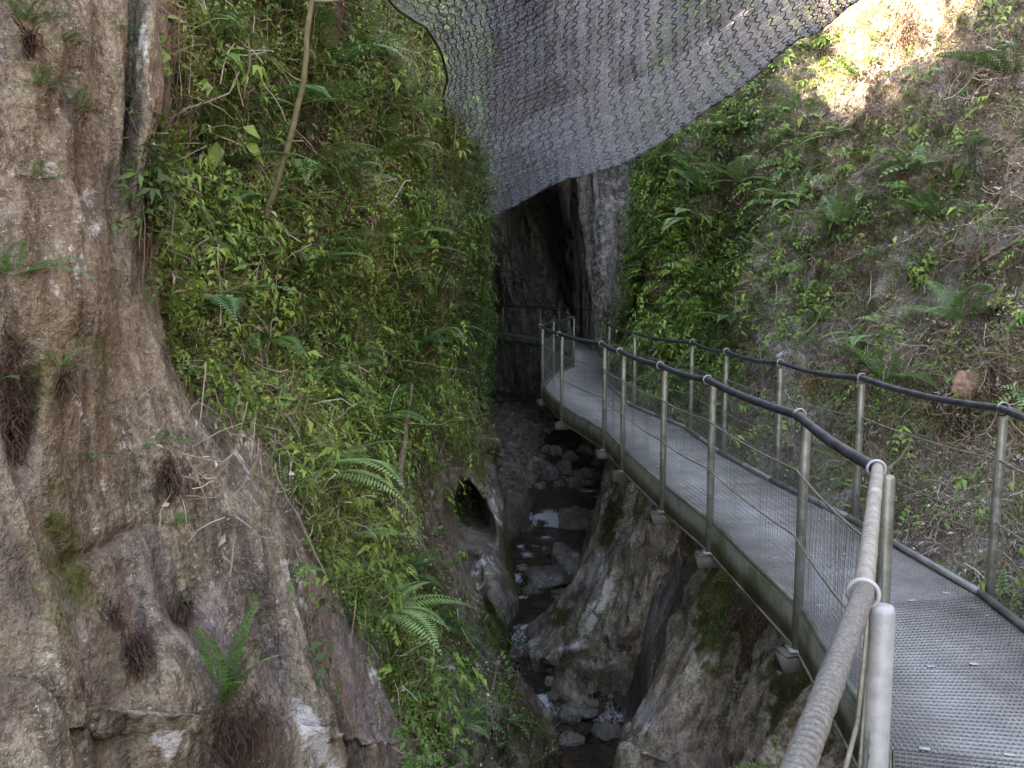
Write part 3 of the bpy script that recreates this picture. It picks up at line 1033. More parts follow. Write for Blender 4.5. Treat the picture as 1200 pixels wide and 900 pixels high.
def make_railing(side, P, first, last, label):
    root = empty('railing', (*P[first], 0))
    o0 = np.array([P[first][0], P[first][1], 0.0])
    tag(root, label, 'railing')
    PP = PostL.copy() if side < 0 else offs(P, side, .075)
    u_in = (Rp - Lp) / np.linalg.norm(Rp - Lp, axis=1, keepdims=True) * (-side)
    rail_off = offs(P, side, .105)
    for i in range(first, last + 1):
        q = PP[i]
        base = -.208
        lean = rng.normal(0, .006, 2)
        bright = side < 0 and i in (4,)
        mb = MB()
        top = RH - .05
        q2 = q
        if side < 0:
            q = q + _u[i] * .040
            top = RH - .022
        mb.tube([(q[0], q[1], base), (q[0] + lean[0] * .3, q[1] + lean[1] * .3, .3), (q[0] + lean[0], q[1] + lean[1], top - .012), (q[0] + lean[0], q[1] + lean[1], top)], .0265, 16, True, [.0265, .0265, .0265, .022])
        mb.bevel_box((q[0], q[1], base + .006), (.05, 0, 0), (0, .05, 0), (0, 0, .006), .002)
        po = mb.build('post', white_steel_m if bright else post_m, root, smooth=False, origin=o0)
        tt = P[min(i + 1, len(P) - 1)] - P[max(i - 1, 0)]
        rg = MB()
        q = q2
        rg.torus((q[0] + lean[0], q[1] + lean[1], RH), (tt[0], tt[1], 0), .0315, .0052, 24, 8)
        rg.build('ring', white_steel_m if side < 0 and i < 6 else steel_m, po, smooth=True, origin=o0)
        if bright:
            pl = MB()
            pl.bevel_box((q[0] + .075, q[1] - .02, -.06), (.035, 0, 0), (0, .06, 0), (0, 0, .055), .006)
            pl.build('base_bracket', plate_m, po, origin=o0)
    # handrail pieces
    if side < 0:
        # rope wound section nearest the viewer, worn sleeve, then black ribbed hose
        for (a, b, mat, pitch, r0, am, kind) in ((first, 4, rope_m, .030, .0150, .0001, 'rope'), (4, 5, sleeve_m, .03, .0215, .0010, 'sleeve'), (5, last, hose, .016, .0225, .0016, 'hose')):
            path = sag_path(PP, a, b, RH, .018 if kind == 'hose' else .008, .05)
            path = smooth_path(path, 2)
            if kind == 'hose':
                path[0] = (*PP[5], RH)
            seg = np.linalg.norm(np.diff(path, axis=0), axis=1)
            s = np.concatenate([[0], np.cumsum(seg)])
            res = {'rope': .004, 'sleeve': .006, 'hose': .0042}[kind]
            npt = int(s[-1] / res) if kind != 'hose' else int(min(s[-1], 12) / res) + int(max(0, s[-1] - 12) / .06)
            ss = np.linspace(0, s[-1], npt) if kind != 'hose' or s[-1] < 12 else np.concatenate([np.arange(0, 12, res), np.linspace(12, s[-1], int((s[-1] - 12) / .06))])
            pp = np.stack([np.interp(ss, s, path[:, k]) for k in range(3)], 1)
            k = 16
            th = np.arange(k) * 2 * math.pi / k
            ph = ss[:, None] / pitch * 2 * math.pi - (th[None] if kind == 'rope' else 0)
            rad = np.array(np.broadcast_to(r0 + am * np.abs(np.sin(ph * .5)) * 2 - am, (len(ss), k)))
            if kind == 'rope':
                rad = rad + .002 * noise3(np.stack([np.broadcast_to(ss[:, None] * 40, rad.shape), np.broadcast_to(np.cos(th)[None] * 2, rad.shape), np.broadcast_to(np.sin(th)[None] * 2, rad.shape)], -1), 7)
            if kind == 'sleeve':
                rad = rad + .0015 * noise3(np.stack([np.broadcast_to(ss[:, None] * 25, rad.shape), np.broadcast_to(np.cos(th)[None] * 2, rad.shape), np.broadcast_to(np.sin(th)[None] * 2, rad.shape)], -1), 8)
            hb_ = MB()
            hb_.tube(pp, r0, k, True, rad)
            if kind == 'rope':
                # rope wound round the core, one coil against the next
                tot = s[-1]
                n_t = int(tot / .0205)
                q = np.linspace(0, 1, n_t * 14)
                C0 = np.stack([np.interp(q * tot, s, path[:, k2]) for k2 in range(3)], 1)
                T0 = np.gradient(C0, axis=0)
                T0 /= np.linalg.norm(T0, axis=1, keepdims=True)
                A0 = np.cross(T0, [0, 0, 1.0])
                A0 /= np.linalg.norm(A0, axis=1, keepdims=True)
                B0 = np.cross(T0, A0)
                an = q * n_t * 2 * math.pi
                RR = (.0145 + .0012 * noise3(np.stack([q * n_t * .9, 0 * q, 0 * q], -1), 3))[:, None]
                hb_.tube(C0 + RR * (np.cos(an)[:, None] * A0 + np.sin(an)[:, None] * B0), .0095, 7, True)
            h = hb_.build('handrail', mat, root, smooth=True, origin=o0)
            h['label'] = {'rope': 'grey rope bound handrail end nearest the viewer', 'sleeve': 'worn grey sleeve on the handrail', 'hose': 'black ribbed hose handrail'}[kind]
    else:
        path = smooth_path(sag_path(PP, first, last, RH, .03, .05), 2)
        seg = np.linalg.norm(np.diff(path, axis=0), axis=1)
        s = np.concatenate([[0], np.cumsum(seg)])
        ss = np.concatenate([np.arange(0, min(s[-1], 9), .0055), np.linspace(min(s[-1], 9) + .03, s[-1], int(max(2, (s[-1] - 9) / .06)))])
        pp = np.stack([np.interp(ss, s, path[:, k]) for k in range(3)], 1)
        rad = .0205 + .0014 * np.cos(ss / .022 * 2 * math.pi)
        hb_ = MB()
        hb_.tube(pp, .023, 12, True, rad)
        hb_.build('handrail', hose, root, smooth=True, origin=o0)
    for z in (.78, .43):
        w = MB()
        w.tube(sag_path(PP, first, last, z, .02, .25), .0055, 6)
        w.build('cable', cable_m, root, origin=o0)
    # wire mesh infill, one sheet between every two posts
    for i in range(first, last):
        a, c = offs(P, side, .07)[i], offs(P, side, .07)[i + 1]
        L_ = np.linalg.norm(c - a)
        near = i <= 9
        far_ = i > 12
        pt = .032 if near else (.05 if not far_ else .12)
        rr = .0012 if near else (.0015 if not far_ else .003)
        if side > 0:
            pt *= 1.6
        m = MB()
        nv = int(L_ / pt)
        for k in range(nv + 1):
            t = (k + .5) / (nv + 1)
            q = a + (c - a) * t
            jx = rng.normal(0, .002)
            nn = np.array([(c - a)[1], -(c - a)[0]]) / L_ * .012 * math.sin(k * .35)
            m.tube([(q[0], q[1], .012), (q[0] + nn[0] + jx, q[1] + nn[1], .4), (q[0] + jx, q[1], .78)], rr, 3, False)
        nh_ = int(.76 / pt)
        for k in range(nh_ + 1):
            z = .015 + k * pt
            d = (c - a) / L_
            m.tube([(*(a + d * .01), z), (*((a + c) / 2), z - .004), (*(c - d * .01), z)], rr, 3, False)
        m.build('mesh_panel', mesh_m, root, origin=o0)
    return root


rl = make_railing(-1, Lp, 2, len(ST) - 1, 'steel post railing with rope and black hose handrail on the stream side of the walkway')
rr_ = make_railing(1, Rp, 2, len(ST) - 1, 'steel post railing with black hose handrail on the hillside edge of the walkway')

# ================================================================== OVERHEAD NET
net_rows = [
    [(470, 240, 20), (560, 170, 19.5), (600, 150, 19), (655, 120, 18), (735, 95, 15.5), (825, 45, 13.5), (895, -5, 12.2), (960, -50, 11.2), (1015, -90, 10.8), (1130, -200, 10)],
    [(500, 262, 19.5), (572, 240, 18.4), (600, 222, 17.8), (658, 195, 16.4), (738, 165, 14.3), (828, 112, 12.2), (898, 58, 10.9), (960, 16, 10.0), (1012, -18, 9.6), (1120, -110, 8.9)],
    [(520, 275, 19), (577, 252, 17.6), (602, 240, 16.8), (660, 212, 15.2), (740, 186, 13.2), (830, 130, 11.2), (900, 74, 9.9), (960, 32, 9.1), (1010, -2, 8.7), (1110, -90, 8)],
    [(525, 262, 17), (560, 238, 16.4), (600, 222, 15.4), (658, 192, 14), (730, 158, 12.4), (812, 108, 10.6), (882, 55, 9.4), (945, 12, 8.7), (1000, -25, 8.3), (1100, -110, 7.6)],
    [(506, 178, 13.8), (545, 182, 13.6), (590, 175, 13.2), (650, 150, 12.3), (722, 112, 11.2), (800, 66, 9.8), (868, 20, 8.9), (930, -20, 8.2), (990, -60, 7.8), (1090, -150, 7.2)],
    [(525, 150, 12.4), (560, 140, 12.2), (600, 130, 12), (655, 105, 11.3), (722, 68, 10.4), (798, 25, 9.3), (865, -20, 8.4), (925, -60, 7.8), (985, -100, 7.4), (1080, -200, 6.8)],
    [(519, 116, 11.3), (555, 104, 11.2), (600, 90, 11), (655, 62, 10.4), (722, 28, 9.6), (798, -14, 8.7), (865, -60, 7.9), (925, -100, 7.4), (985, -150, 7.0), (1080, -260, 6.4)],
    [(524, 88, 10.3), (555, 72, 10.2), (600, 52, 10), (655, 25, 9.5), (722, -12, 8.9), (798, -55, 8.1), (865, -110, 7.4), (925, -160, 7.0), (985, -210, 6.6), (1080, -340, 6.0)],
    [(505, 38, 9.2), (545, 22, 9.1), (595, 0, 8.9), (655, -35, 8.5), (722, -75, 8), (798, -120, 7.4), (865, -180, 6.8), (925, -240, 6.4), (985, -300, 6.0), (1080, -450, 5.5)],
    [(455, 0, 8.4), (510, -40, 8.2), (575, -80, 7.9), (650, -120, 7.5), (722, -160, 7.1), (798, -220, 6.5), (865, -290, 6), (925, -370, 5.6), (985, -450, 5.3), (1080, -640, 4.8)],
    [(380, -120, 7.0), (460, -190, 6.8), (550, -260, 6.5), (640, -310, 6.2), (722, -380, 5.8), (798, -460, 5.3), (865, -560, 4.9), (925, -680, 4.6), (985, -800, 4.3), (1080, -1050, 3.9)],
    [(250, -400, 5.4), (400, -520, 5.2), (520, -640, 5), (630, -760, 4.7), (722, -900, 4.4), (798, -1050, 4.0), (865, -1250, 3.7), (925, -1500, 3.4), (985, -1800, 3.1), (1080, -2400, 2.8)],
]
net_patch = Patch([[W(*q) for q in r] for r in net_rows])


def netS(u, v):
    """point on the net with small slack waves"""
    P = net_patch(u, v)
    P = P + np.stack([0 * u, 0 * u, .05 * fbm(np.stack([u * 1.4, v * 1.1, 0 * u], -1), 3, 301)], -1)
    return P


net = empty('rockfall_net', tuple(W(600, 90, 11)))
no = np.array(W(600, 90, 11))
tag(net, 'sagging grey wire rockfall net slung overhead between the two gorge walls', 'net')
# fine mesh sheet: real sheet whose wires are drawn by its own pattern
un = np.linspace(0, 9, 260)
vn = np.linspace(0, 11, 420)
U, V = np.meshgrid(un, vn)
PN = netS(U, V)
nm = Mat('fine_wire_netting')
au, av = nm.attr('nu'), nm.attr('nv')
cmb = nm.n('CombineXYZ')
nm.link(au, cmb.inputs[0])
nm.link(av, cmb.inputs[1])
nzv = nm.n('TexNoise')
nm.link(cmb.outputs[0], nzv.inputs['Vector'])
nzv.inputs['Scale'].default_value = 2.5
nzv.inputs['Detail'].default_value = 4
wv = nm.math('SINE', nm.math('ADD', nm.math('MULTIPLY', av, 46.0), nm.math('MULTIPLY', nzv.outputs['Fac'], 9.0)))
wu = nm.math('SINE', nm.math('ADD', nm.math('MULTIPLY', au, 60.0), nm.math('MULTIPLY', nzv.outputs['Fac'], 11.0)))
str1 = nm.step(wv, .05, .8)
str2 = nm.step(wu, .55, .95)
patchy = nm.step(nm.noise(cmb.outputs[0], 1.1, 4, .6), .35, .65)
alpha = nm.math('ADD', nm.math('MULTIPLY', str1, .20), nm.math('MULTIPLY', str2, .14))
alpha = nm.math('ADD', alpha, nm.math('ADD', .06, nm.math('MULTIPLY', patchy, .16)))
cn = nm.ramp(nm.noise(cmb.outputs[0], 7, 5, .7), [(.3, (.30, .285, .335)), (.7, (.52, .50, .56))])
nm.done(cn, .6, .0)
trn = nm.n('BsdfTransparent')
tl = nm.n('BsdfTranslucent')
nm.link(cn, tl.inputs[0])
m0 = nm.n('MixShader')
m0.inputs[0].default_value = .45
nm.link(nm.b.outputs[0], m0.inputs[1])
nm.link(tl.outputs[0], m0.inputs[2])
mxs = nm.n('MixShader')
nm.link(alpha, mxs.inputs[0])
nm.link(trn.outputs[0], mxs.inputs[1])
nm.link(m0.outputs[0], mxs.inputs[2])
nm.link(mxs.outputs[0], nm.out.inputs[0])
sheet = grid_mesh('mesh_sheet', PN - no, nm.m, {'nu': U, 'nv': V}, parent=net)

# wavy vertical cords and thin cross strands
cord_m = plain('net_cord', (.018, .017, .02), (.05, .048, .055), 12, .7)
strand_m = plain('net_strand', (.28, .265, .31), (.52, .49, .55), 12, .5, .2)
cords = MB()
ncol = 46
for k in range(ncol + 1):
    u0 = k * 9 / ncol
    v = np.linspace(.2, 10.9, 520)
    ph = v * 25 + (k % 2) * math.pi + rng.uniform(-1.6, 1.6)
    u = u0 + .034 * np.sign(np.sin(ph)) * np.abs(np.sin(ph)) ** .5 + .06 * fbm(np.stack([v * .8, 0 * v + k * 3.1, 0 * v], -1), 2, 305)
    P = netS(np.clip(u, 0, 9), v)
    P[:, 2] -= .012
    cords.tube(P, .0064, 4, False)
cords.build('wavy_cord', cord_m, net, origin=no)
st_ = MB()
for k in range(150):
    v0 = .25 + k * 10.6 / 150
    u = np.linspace(0, 9, 90)
    v = v0 + .035 * fbm(np.stack([u * 2.0, 0 * u + k * 1.7, 0 * u], -1), 3, 307)
    P = netS(u, v)
    P[:, 2] -= .006 + .006 * rng.random()
    st_.tube(P, .0028, 3, False)
st_.build('cross_strand', strand_m, net, origin=no)
# small irregular bits of debris scattered over the net, pale steel colour
gl = MB()
gl.tube([(0, 0, 0), (.03, 0, 0), (.05, 0, -.02)], .006, 5)
sh0 = None
for k in range(70):
    u0, v0 = rng.normal(5.2, 1.0), rng.uniform(3.5, 8.5)
    P = netS(np.array([u0]), np.array([v0]))[0] - no - [0, 0, .02]
    if sh0 is None:
        c_ = sh0 = gl.build('debris_bit', white_steel_m, net, smooth=True)
    else:
        c_ = sh0.copy()
        col.objects.link(c_)
    c_.location = P
    c_.rotation_euler = tuple(rng.uniform(-1.5, 1.5, 3))
# edge cable along the left side and the far belly
ec = MB()
v = np.linspace(4, 11, 120)
ec.tube(netS(0 * v, v) + [0, 0, -.01], .014, 8, False)
v = np.linspace(0, 4, 60)
ec.tube(netS(0 * v, v) + [0, 0, -.01], .006, 6, False)
ec.build('edge_cable', cord_m, net, smooth=True, origin=no)
gw = MB()
A = np.array(W(519, 117, 11.3))
B = np.array(W(385, 110, 8.5))
gw.tube([A, (A + B) / 2 - [0, 0, .03], B + (B - A) * .15], .007, 6)
gw.tube([A + (B - A) * .02, A + (B - A) * .1], .016, 8)
gw.build('guy_wire', steel_m, net, origin=no)
# ================================================================== VEGETATION
class Proto:
    """triangles of one plant; t = tint offset per vertex"""

    def __init__(self):
        self.V, self.F, self.T = [], [], []

    def tri_leaf(self, base, d, up, L, w, t, fold=.25, droop=.15):
        d = d / (np.linalg.norm(d) + 1e-9)
        s = np.cross(d, up)
        s /= np.linalg.norm(s) + 1e-9
        n = np.cross(s, d)
        m = base + d * L * .42 + n * L * .04
        tip = base + d * L - np.array([0, 0, droop * L])
        i = len(self.V)
        self.V += [base, m + s * w / 2 + n * fold * w * .5, tip, m - s * w / 2 + n * fold * w * .5, m - n * .02 * L]
        self.F += [(i, i + 1, i + 4), (i + 1, i + 2, i + 4), (i + 4, i + 2, i + 3), (i, i + 4, i + 3)]
        self.T += [t] * 5

    def simple_leaf(self, base, d, up, L, w, t, droop=.15, fold=.2):
        d = d / (np.linalg.norm(d) + 1e-9)
        s = np.cross(d, up)
        s /= np.linalg.norm(s) + 1e-9
        n = np.cross(s, d)
        m = base + d * L * .45
        i = len(self.V)
        self.V += [base, m + s * w / 2 + n * fold * w, base + d * L - np.array([0, 0, droop * L]), m - s * w / 2 + n * fold * w]
        self.F += [(i, i + 1, i + 2), (i, i + 2, i + 3)]
        self.T += [t] * 4

    def strip(self, P, w, t, side=None, taper=True):
        """flat ribbon along P"""
        P = np.array(P)
        n = len(P)
        T = np.gradient(P, axis=0)
        sd = np.cross(T, [0, 0, 1.0]) if side is None else np.broadcast_to(side, P.shape)
        sd = sd / (np.linalg.norm(sd, axis=1, keepdims=True) + 1e-6)
        i = len(self.V)
        for k in range(n):
            ww = w * ((1 - k / n) ** .6 if taper else 1) / 2
            self.V += [P[k] - sd[k] * ww, P[k] + sd[k] * ww]
            self.T += [t, t]
        for k in range(n - 1):
            a = i + 2 * k
            self.F += [(a, a + 1, a + 3), (a, a + 3, a + 2)]

    def arr(self):
        return np.array(self.V), np.array(self.F), np.array(self.T)


def uvec(az, el):
    return np.array([math.cos(az) * math.cos(el), math.sin(az) * math.cos(el), math.sin(el)])


def p_palmate(r):
    """herb with long stalks carrying drooping compound leaves of narrow pointed leaflets"""
    p = Proto()
    fan = r.random() < .45
    for _ in range(r.integers(4, 7)):
        az, el = r.uniform(0, 6.28), r.uniform(.25, 1.3)
        L = r.uniform(.08, .30)
        d = uvec(az, el)
        e = d * L + np.array([math.cos(az), math.sin(az), -.2]) * L * .25
        p.strip([np.zeros(3), d * L * .6, e], .004, -.25)
        tt = r.uniform(-.16, .16)
        if fan:
            k = r.integers(3, 6)
            l = r.uniform(.06, .11)
            for j in range(k):
                a2 = az + (j - (k - 1) / 2) * (2.6 / k) + r.normal(0, .12)
                p.tri_leaf(e, uvec(a2, r.uniform(-.5, .3)), np.array([0, 0, 1.0]) + r.normal(0, .3, 3), l * r.uniform(.7, 1.05), l * .30, tt + r.uniform(-.06, .06), .2, .35)
        else:
            k = r.integers(4, 7)
            l = r.uniform(.04, .075)
            dd = uvec(az + r.normal(0, .4), r.uniform(-.4, .3))
            for j in range(k):
                q = e + dd * j * l * .62 - np.array([0, 0, .012 * j * j * l * 8])
                for s_ in (-1, 1):
                    a2 = math.atan2(dd[1], dd[0]) + s_ * r.uniform(.8, 1.2)
                    p.tri_leaf(q, uvec(a2, r.uniform(-.45, .15)), np.array([0, 0, 1.0]) + r.normal(0, .25, 3), l * (1 - .09 * j), l * .42, tt + r.uniform(-.06, .06), .2, .25)
            p.tri_leaf(e + dd * k * l * .6, dd, np.array([0, 0, 1.0]), l * .8, l * .35, tt, .2, .3)
    return p.arr()


def p_twig(r):
    """arching stems with alternate small leaves"""
    p = Proto()
    for _ in range(r.integers(3, 6)):
        az, el = r.uniform(0, 6.28), r.uniform(.2, 1.2)
        L = r.uniform(.18, .42)
        n = int(L / .022)
        P = [np.zeros(3)]
        d = uvec(az, el)
        for k in range(n):
            d = d + np.array([0, 0, -.06]) + r.normal(0, .05, 3)
            d /= np.linalg.norm(d)
            P.append(P[-1] + d * L / n)
        p.strip(P[::2], .0035, -.35)
        tt = r.uniform(-.12, .12)
        for k in range(2, n):
            sd = az + (1.35 if k % 2 else -1.35) + r.normal(0, .3)
            l = r.uniform(.025, .048) * (1 - .3 * k / n)
            p.simple_leaf(P[k], uvec(sd, r.uniform(-.2, .5)) + d * .4, np.array([0, 0, 1.0]), l, l * .55, tt + r.uniform(-.08, .08))
    return p.arr()


def p_tiny(r):
    """cushion of very small round leaves"""
    p = Proto()
    for _ in range(34):
        az = r.uniform(0, 6.28)
        rr = r.uniform(0, .15)
        b = np.array([math.cos(az) * rr, math.sin(az) * rr, r.uniform(0, .07)])
        l = r.uniform(.014, .03)
        p.simple_leaf(b, uvec(r.uniform(0, 6.28), r.uniform(-.2, .9)), np.array([0, 0, 1.0]), l, l * .8, r.uniform(-.15, .15))
    return p.arr()


def p_grass(r, dead=False):
    p = Proto()
    for _ in range(r.integers(11, 17)):
        az, el = r.uniform(0, 6.28), r.uniform(.6, 1.45)
        L = r.uniform(.16, .46)
        d = uvec(az, el)
        P = [np.array([r.normal(0, .02), r.normal(0, .02), 0])]
        for k in range(5):
            d = d + np.array([0, 0, -.30 - .05 * k])
            d /= np.linalg.norm(d)
            P.append(P[-1] + d * L / 5)
        p.strip(P, r.uniform(.004, .008), r.uniform(-.2, .2))
    return p.arr()


def p_tangle(r):
    """dead stalks and fibres lying over each other"""
    p = Proto()
    for _ in range(12):
        b = r.normal(0, .10, 3) * [1, 1, .4] + [0, 0, .03]
        d = uvec(r.uniform(0, 6.28), r.uniform(-.7, .5))
        L = r.uniform(.12, .42)
        P = [b]
        for k in range(4):
            d = d + r.normal(0, .28, 3) + [0, 0, -.12]
            d /= np.linalg.norm(d)
            P.append(P[-1] + d * L / 4)
        p.strip(P, r.uniform(.003, .008), r.uniform(-.35, .35), taper=False)
    for _ in range(5):
        p.simple_leaf(r.normal(0, .10, 3) * [1, 1, .4], uvec(r.uniform(0, 6.28), r.uniform(-.4, .6)), np.array([0, 0, 1.0]), r.uniform(.03, .07), r.uniform(.012, .03), r.uniform(-.2, .45))
    return p.arr()


def p_hang(r):
    """fibres and runners hanging straight down"""
    p = Proto()
    for _ in range(9):
        b = r.normal(0, .09, 3) + [0, 0, .02]
        L = r.uniform(.25, .8)
        P = [b]
        d = np.array([r.normal(0, .4), r.normal(0, .4), -.4])
        for k in range(6):
            d = d * .6 + np.array([r.normal(0, .12), r.normal(0, .12), -1.0])
            d /= np.linalg.norm(d)
            P.append(P[-1] + d * L / 6)
        p.strip(P, r.uniform(.003, .007), r.uniform(-.3, .3), taper=False)
    return p.arr()


def p_trail(r):
    """runners hanging down the wall with leaves in pairs"""
    p = Proto()
    for _ in range(3):
        P = [r.normal(0, .08, 3)]
        L = r.uniform(.35, .9)
        n = int(L / .04)
        d = np.array([r.normal(0, .5), r.normal(0, .5), .1])
        for k in range(n):
            d = d * .75 + np.array([r.normal(0, .12), r.normal(0, .12), -.4])
            d /= np.linalg.norm(d)
            P.append(P[-1] + d * L / n)
        p.strip(P, .004, -.35, taper=False)
        tt = r.uniform(-.15, .15)
        for k in range(1, n):
            for s_ in (-1, 1):
                a = r.uniform(0, 6.28)
                l = r.uniform(.03, .06)
                p.simple_leaf(P[k], uvec(a, r.uniform(-.6, .3)), np.array([0, 0, 1.0]), l, l * .6, tt + r.uniform(-.08, .08))
    return p.arr()


def p_big(r):
    """a few large soft leaves on stalks"""
    p = Proto()
    for _ in range(r.integers(4, 8)):
        az, el = r.uniform(0, 6.28), r.uniform(.2, 1.2)
        L = r.uniform(.06, .18)
        d = uvec(az, el)
        p.strip([np.zeros(3), d * L], .005, -.2)
        l = r.uniform(.09, .17)
        p.tri_leaf(d * L, uvec(az + r.normal(0, .3), r.uniform(-.5, .3)), np.array([0, 0, 1.0]) + r.normal(0, .2, 3), l, l * r.uniform(.38, .6), r.uniform(-.12, .12), .18, .3)
    return p.arr()


def p_smallfern(r):
    p = Proto()
    for _ in range(r.integers(4, 7)):
        az = r.uniform(0, 6.28)
        frond_into(p, az, r.uniform(.5, 1.1), r.uniform(.18, .34), 9, .36, r.uniform(-.1, .1), lod=1)
    return p.arr()


def frond_into(p, az, el, L, n, wr, t, lod=0, strap=False, curl=.10):
    d = uvec(az, el)
    P = [np.zeros(3)]
    for k in range(n):
        d = d + np.array([0, 0, -curl * 9 / n * (1 + k / n)])
        d /= np.linalg.norm(d)
        P.append(P[-1] + d * L / n)
    P = np.array(P)
    T = np.gradient(P, axis=0)
    sd = np.array([-math.sin(az), math.cos(az), 0])
    p.strip(P, .008 if not lod else .004, t - .2, side=sd)
    start = 1 if not strap else 0
    for k in range(start, n + 1):
        f = k / n
        prof = math.sin(math.pi * min(1, (f * .92 + .10)) ** .75) if not strap else (.5 + .5 * math.sin(math.pi * min(1, f + .12)))
        l = L * wr * max(.10, prof) * .5
        if k == n:
            l *= .4
        for s in (-1, 1):
            dd = sd * s + T[k] / (np.linalg.norm(T[k]) + 1e-9) * .35
            up = np.cross(sd * s, T[k]) * (1 if s > 0 else -1)
            up = np.array([0, 0, 1.0]) if np.linalg.norm(up) < 1e-6 else up / np.linalg.norm(up)
            w = L / n * (.80 if not strap else 1.15)
            if lod:
                p.simple_leaf(P[k], dd, up, l, w, t + random.uniform(-.04, .04), .12, .08)
            else:
                p.tri_leaf(P[k], dd, up, l, w, t + random.uniform(-.05, .05), .12, .12)


def scatter(name, protos, P, N, A, mat, scale, tint0, tintv, kind_label=None, up_mix=.6, parent=None, sink=.0, yaw_only=False):
    """bake many plants on given points into one mesh; A = per point scale factor"""
    n = len(P)
    if n == 0:
        return None
    Vs, Fs, Ts = [], [], []
    off = 0
    which = rng.integers(0, len(protos), n)
    for k, (v, f, t) in enumerate(protos):
        idx = np.where(which == k)[0]
        m = len(idx)
        if m == 0:
            continue
        up = N[idx] * (1 - up_mix) + np.array([0, 0, up_mix])
        up /= np.linalg.norm(up, axis=1, keepdims=True)
        a = rng.uniform(0, 2 * math.pi, m)
        ref = np.stack([np.cos(a), np.sin(a), np.zeros(m)], 1)
        ref = ref - up * np.sum(ref * up, 1, keepdims=True)
        ref /= np.linalg.norm(ref, axis=1, keepdims=True)
        b = np.cross(up, ref)
        s = (A[idx] * rng.uniform(scale[0], scale[1], m))[:, None, None]
        VV = (v[None, :, 0, None] * ref[:, None] + v[None, :, 1, None] * b[:, None] + v[None, :, 2, None] * up[:, None]) * s + (P[idx] - N[idx] * sink)[:, None]
        Vs.append(VV.reshape(-1, 3))
        Fs.append((f[None] + (np.arange(m) * len(v))[:, None, None]).reshape(-1, 3) + off)
        base = tint0 + tintv * rng.normal(0, 1, m)
        base = base + .42 * fbm(P[idx] * .8, 3, 333)
        Ts.append((t[None] + base[:, None]).ravel())
        off += m * len(v)
    return mesh_np(name, np.vstack(Vs), np.vstack(Fs), mat, parent, {'tint': np.clip(np.concatenate(Ts), 0, 1)})


class Surf:
    def __init__(self, P, N, flip_to):
        self.P = P
        a = np.linalg.norm(np.cross(P[1:, :-1] - P[:-1, :-1], P[:-1, 1:] - P[:-1, :-1]), axis=-1)
        self.a = a.ravel()
        self.N = N
        self.w = a.shape[1]

    def sample(self, n, ylim=(-2, 22), zlim=(-4.6, 9)):
        ctr = self.P[:-1, :-1].reshape(-1, 3)
        ok = (ctr[:, 1] > ylim[0]) & (ctr[:, 1] < ylim[1]) & (ctr[:, 2] > zlim[0]) & (ctr[:, 2] < zlim[1])
        a = self.a * ok
        area = a.sum()
        cdf = np.cumsum(a) / area
        k = np.searchsorted(cdf, rng.random(int(n * area)))
        k = np.minimum(k, len(a) - 1)
        r, c = k // self.w, k % self.w
        u, v = rng.random(len(k))[:, None], rng.random(len(k))[:, None]
        p = self.P[r, c] + (self.P[r, c + 1] - self.P[r, c]) * u + (self.P[r + 1, c] - self.P[r, c]) * v
        return p, self.N[r, c]


SL = Surf(PL, NLn, 1)
SR = Surf(PR, NRn, -1)
SO = Surf(PO, NOn if NOn[NR3 // 2, NC3 // 2, 0] < 0 else -NOn, -1)

leaf_m = leaf_material('herb_leaf', [(.0, (.018, .034, .009)), (.3, (.044, .088, .018)), (.55, (.092, .175, .032)), (.8, (.17, .27, .05)), (1., (.29, .38, .09))])
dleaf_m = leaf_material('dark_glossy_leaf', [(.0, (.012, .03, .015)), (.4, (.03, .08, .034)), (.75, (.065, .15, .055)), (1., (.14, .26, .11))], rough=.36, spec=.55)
grass_m = leaf_material('grass_blade', [(.0, (.04, .042, .014)), (.35, (.11, .125, .03)), (.7, (.20, .21, .06)), (1., (.32, .31, .13))])
dead_m = leaf_material('dead_stalk', [(.0, (.045, .028, .024)), (.35, (.13, .085, .070)), (.65, (.25, .18, .15)), (1., (.45, .39, .34))], trans=.1, rough=.8)
fern_m = leaf_material('fern_frond', [(.0, (.018, .050, .016)), (.35, (.045, .115, .030)), (.65, (.10, .20, .055)), (1., (.26, .38, .16))], rough=.42, spec=.5)

r_ = np.random.default_rng(5)
PAL = [p_palmate(r_) for _ in range(9)]
TWG = [p_twig(r_) for _ in range(9)]
TIN = [p_tiny(r_) for _ in range(7)]
GRS = [p_grass(r_) for _ in range(7)]
TAN = [p_tangle(r_) for _ in range(9)]
HNG = [p_hang(r_) for _ in range(6)]
TRL = [p_trail(r_) for _ in range(7)]
BIG = [p_big(r_) for _ in range(7)]
SFE = [p_smallfern(r_) for _ in range(8)]


def choose(S, dens, fn, ylim=(-2, 22), zlim=(-4.6, 9)):
    """sample dens points per m2 and keep each with probability fn(px,py,P)"""
    p, n = S.sample(dens, ylim, zlim)
    x, y = project(p)
    k = rng.random(len(p)) < fn(x, y, p)
    return p[k], n[k]


VEG = [(197, -900), (203, 0), (196, 140), (150, 215), (165, 280), (190, 340), (195, 420), (235, 470), (300, 500), (335, 580), (380, 680), (435, 770), (470, 850), (490, 960), (515, 960), (508, 850),
       (480, 760), (452, 690), (445, 620), (458, 560), (500, 530), (535, 500), (550, 450), (575, 380), (610, 200), (610, -900)]
LOWG = [(450, 560), (490, 560), (560, 700), (600, 780), (660, 880), (670, 960), (520, 960)]


def clumpy(p, s=1.5, seed=0, lo=-.15, hi=.2):
    return smooth_step(lo, hi, fbm(p * s, 3, seed))


